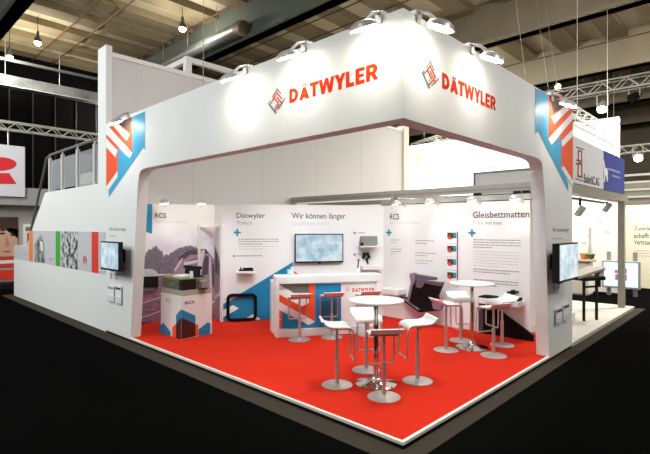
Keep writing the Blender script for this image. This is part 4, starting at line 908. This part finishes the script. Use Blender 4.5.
CR = proud(CT, -.07); h = lambda *L: [(260 + x / 5.975, 270 + y / 5.975) for x, y in L]
polys('grey_print', CR, [h((106, 80), (292, 80), (292, 136), (200, 136))], mat('print_olive_grey', (108, 102, 90), .5, noise=.05), fp)
polys('orange_print', CR, [h((103, 138), (250, 218), (292, 196), (292, 80), (328, 80), (328, 308), (103, 182)), h((103, 232), (131, 247), (131, 350), (103, 350))], ORNG, fp)
polys('blue_print', CR, [h((131, 247), (292, 330), (328, 310), (328, 80), (484, 80), (484, 350), (131, 350))], BLUE, fp)
polys('white_print', CR, [h((103, 285), (126, 297), (103, 306)), h((131, 240), (292, 328), (328, 307), (160, 214))], PWHITE, fp, off=.006)
a0, z0 = CR.at(352.3, 292); a1, z1 = CR.at(374, 287.6)
block_letters('lettering', 'DÄTWYLER', CR, a0, z0, a1, z0 + .07, LETO, fp)
lg = CR.at(347.5, 289.5)
polys('logo_print', CR, [[(lg[0], lg[1] + .05), (lg[0] - .04, lg[1]), (lg[0], lg[1] - .05), (lg[0], lg[1] - .035), (lg[0] - .025, lg[1]), (lg[0], lg[1] + .035)], [(lg[0], lg[1] + .05), (lg[0] + .04, lg[1]), (lg[0], lg[1] - .05), (lg[0], lg[1] - .035), (lg[0] + .025, lg[1]), (lg[0], lg[1] + .035)]], mat('logo_tan', (206, 150, 120), .5, noise=.03), fp, px=False)
# on the counter
GL = mat('white_glass', (226, 236, 238), .1, alpha=.75)
ctp = proud(CT, -.2)
def on_counter(px): return ctp.at(px, 270)[0]
def cup(a, d, r, hh, label, m):
    c = CT.w(a, 1.10, -d); bm = NB(); lathe(bm, [(r * .8, 0), (r, hh), (r * .88, hh), (r * .7, .01)], c, 18)
    return single('cup', bm, m, label, 'cup', smooth=True)
cup(on_counter(289.5), .2, .045, .11, 'white cup on the left part of the counter in front of the blue print', GL)
cup(on_counter(293), .30, .03, .15, 'slim white glass on the left part of the counter beside the white cup', GL)
pc = cup(on_counter(357.5), .22, .05, .11, 'white pen cup on the right end of the counter', PWHITE)
c = CT.w(on_counter(357.5), 1.11, -.22)
bm = NB(); tube(bm, [c, c + Vector((.03, -.01, .24))], .012, 8); tube(bm, [c + Vector((.03, -.01, .24)), c + Vector((.032, -.01, .27))], .02, 8)
single('pen', bm, BLACK, 'black pen standing in the white cup at the right end of the counter', 'pen')
# ================================================================== TABLES AND STOOLS
STW = mat('seat_white', (236, 234, 230), .35, noise=.015, scale=6)
def make_stool():
    t = thing('bar_stool', 'x', 'bar stool')
    prof = [(-.205, .845), (-.19, .842), (-.165, .81), (-.135, .785), (-.09, .772), (.0, .768), (.10, .768), (.145, .760), (.175, .740), (.19, .715)]
    th = .018; up = prof; lo = [(x, z - th) if i > 3 else (x - .012, z - th * .7) for i, (x, z) in enumerate(prof)]
    bm = NB(); prism(bm, [(x, -.19, z) for x, z in up] + [(x, -.19, z) for x, z in reversed(lo)], (0, .38, 0)); part('seat', bm, STW, t, local=True, bevel=.006)
    bm = NB(); path = lambda y: [(-.17, y, .792), (-.13, y, .762), (-.08, y, .746), (.10, y, .742), (.155, y, .728), (.185, y, .695), (.195, y, .65), (.20, y, .36)]
    tube(bm, path(.165) + [(.20, .15, .335), (.20, -.15, .335)] + path(-.165)[::-1], .0115, 8)
    part('foot_loop', bm, STEEL, t, local=True, smooth=True)
    bm = NB(); bx(bm, (-.01, 0, .742), (.16, .30, .012)); part('seat_plate', bm, STEEL, t, local=True)
    bm = NB(); lathe(bm, [(.026, .015), (.026, .42), (.017, .425), (.017, .74)], (0, 0, 0), 16); part('column', bm, STEEL, t, local=True, smooth=True)
    bm = NB(); lathe(bm, [(.195, 0), (.195, .006), (.186, .011), (.04, .018), (.03, .03)], (0, 0, 0), 36); part('base', bm, SATIN, t, local=True, smooth=True)
    bm = NB(); tube(bm, [(0, .02, .725), (.02, .14, .72), (.02, .18, .715)], .005, 6); part('lever', bm, BLACK, t, local=True)
    return t
proto = make_stool(); first = [True]
def place_stool(x, y, tx, ty, label, group):
    o = proto if first[0] else copy_tree(proto); first[0] = False
    o.location = (x, y, 0.0); o.rotation_euler.z = math.atan2(ty - y, tx - x); o['label'] = label; o['group'] = group
T1, T2 = (1.119, 1.177), (3.634, 1.112)
g1, g2, g3 = 'stools around the near round table', 'stools around the far round table', 'stools along the counter'
place_stool(.733, 1.499, *T1, 'white bar stool on the left of the near round table, facing right', g1)
place_stool(.809, .821, *T1, 'foremost white bar stool, seen from behind at the near round table', g1)
place_stool(1.469, 1.621, *T1, 'white bar stool behind the near round table, facing the viewer', g1)
place_stool(1.569, .847, *T1, 'white bar stool on the right of the near round table', g1)
place_stool(3.195, 1.344, *T2, 'white bar stool on the left of the far round table', g2)
place_stool(3.941, 1.478, *T2, 'white bar stool behind the far round table, beside the leaflet column', g2)
place_stool(3.415, .648, *T2, 'white bar stool in front of the far round table, seen from behind', g2)
place_stool(4.14, .82, *T2, 'white bar stool on the right of the far round table, before the black mat', g2)
for (x, y), l in (((2.02, 3.57), 'white bar stool at the counter in front of the orange and white print'), ((2.55, 3.285), 'white bar stool at the middle of the counter in front of the blue print'), ((3.15, 2.92), 'white bar stool at the right end of the counter under the orange lettering')):
    place_stool(x, y, x + .537, y + .843, l, g3)
def make_table():
    t = thing('bar_table', 'x', 'table')
    bm = NB(); lathe(bm, [(.33, 1.045), (.352, 1.052), (.355, 1.062), (.352, 1.072), (.33, 1.073)], (0, 0, 0), 48); part('tabletop', bm, STW, t, local=True, smooth=True)
    bm = NB(); lathe(bm, [(.035, .05), (.033, .2), (.030, 1.02), (.07, 1.035), (.07, 1.046)], (0, 0, 0), 20); part('column', bm, CHROME, t, local=True, smooth=True)
    bm = NB(); lathe(bm, [(.265, 0), (.265, .008), (.25, .014), (.14, .03), (.07, .055), (.045, .09), (.036, .13)], (0, 0, 0), 44); part('base', bm, CHROME, t, local=True, smooth=True)
    return t
tb1 = make_table(); tb1.location = (*T1, 0); tb1['label'] = 'near round white bar table on a chrome trumpet foot, closest to the platform corner'; tb1['group'] = 'round bar tables'
tb2 = copy_tree(tb1); tb2.location = (*T2, 0); tb2['label'] = 'far round white bar table on a chrome foot, beside the right inner wall'

# ================================================================== LIGHT
for p, e in (((8.0, 2.0, 9.0), 110), ((14.0, -.5, 9.1), 320), ((15.5, 9.0, 7.9), 260)):
    l = bpy.data.lights.new('hall_fill', 'POINT'); l.energy = e; l.shadow_soft_size = .2; l.color = (1, .95, .85)  # unseen point lights added to brighten the right-hand ceiling, no fixtures
    lo = bpy.data.objects.new('hall_fill', l); COL.objects.link(lo); lo.location = p
w = bpy.data.worlds.new('world'); SC.world = w; w.use_nodes = True
w.node_tree.nodes['Background'].inputs[0].default_value = (1, .93, .82, 1); w.node_tree.nodes['Background'].inputs[1].default_value = .22
area('stand_light', (1.2, 1.0, 5.9), (1.6, 1.8, 0), 60, .7, (.93, 1, 1.03), 120)
area('stand_light', (3.0, 1.0, 6.2), (4.0, 2.0, .5), 35, .7, (.93, 1, 1.03), 120)
area('stand_light', (1.2, 3.4, 6.0), (2.0, 4.0, .0), 12, .7, (.93, 1, 1.03), 120)
area('stand_light', (2.6, 2.2, 6.0), (3.0, 2.8, .0), 12, .7, (.93, 1, 1.03), 120)
spot('wall_fill_spot', (.9, 4.4, 4.3), (1.0, 7.0, 5.0), 45, 75, .8, .1, (1, .99, .97))  # unseen spot added to brighten the upper left of the tall wall
spot('wall_fill_spot', (.45, 4.6, 4.15), (1.5, 6.4, .9), 156, 46, .6, .12, (.93, 1, 1.03))  # this and the next four: unseen spots added to brighten the inner walls
spot('wall_fill_spot', (.45, 2.6, 4.15), (2.9, 5.1, .9), 228, 44, .6, .12, (.93, 1, 1.03))
spot('wall_fill_spot', (.45, 1.0, 4.15), (3.9, 4.3, .9), 252, 40, .6, .12, (.93, 1, 1.03))
spot('wall_fill_spot', (.8, .45, 4.15), (4.7, 3.2, .9), 228, 42, .6, .12, (.93, 1, 1.03))
spot('wall_fill_spot', (1.6, .45, 4.15), (4.85, 1.6, .8), 180, 46, .6, .12, (.93, 1, 1.03))
area('aisle_light', (-7.0, 10.0, 6.4), (0, 11.0, 1.0), 470, 4.0, (.97, 1, 1))
area('aisle_light', (-7.0, 5.2, 6.4), (0, 8.5, 1.5), 330, 4.0, (.97, 1, 1))
area('aisle_light', (-4.0, 0.5, 8.2), (0, 2.0, 2.5), 45, 1.0)
area('aisle_light', (2.0, -5.0, 8.2), (2.5, 0, 2.5), 180, 1.0)
area('neighbour_light', (10.2, 2.5, 6.8), (13.0, 3.0, 2.0), 170, 1.0)
area('neighbour_light', (10.9, 8.2, 7.2), (13.2, 7.5, 3.0), 900, 1.0)
area('aisle_light', (9.0, -5.5, 6.5), (6.5, 0, 1.8), 290, 1.0)
area('neighbour_light', (12.5, -1.0, 6.5), (14.5, 0.0, 1.0), 800, .8)
area('neighbour_light', (6.2, 3.0, 5.6), (7.5, .6, 1.0), 90, .8)
area('neighbour_light', (-2.5, 12.6, 6.5), (-1, 16.5, 2.0), 160, .8)
SC.view_settings.view_transform = 'Standard'; SC.view_settings.look = 'None'
SC.view_settings.exposure = 0.0; SC.view_settings.gamma = 1.0; SC.view_settings.use_curve_mapping = False
SC.cycles.use_denoising = True
SC.cycles.max_bounces = 8
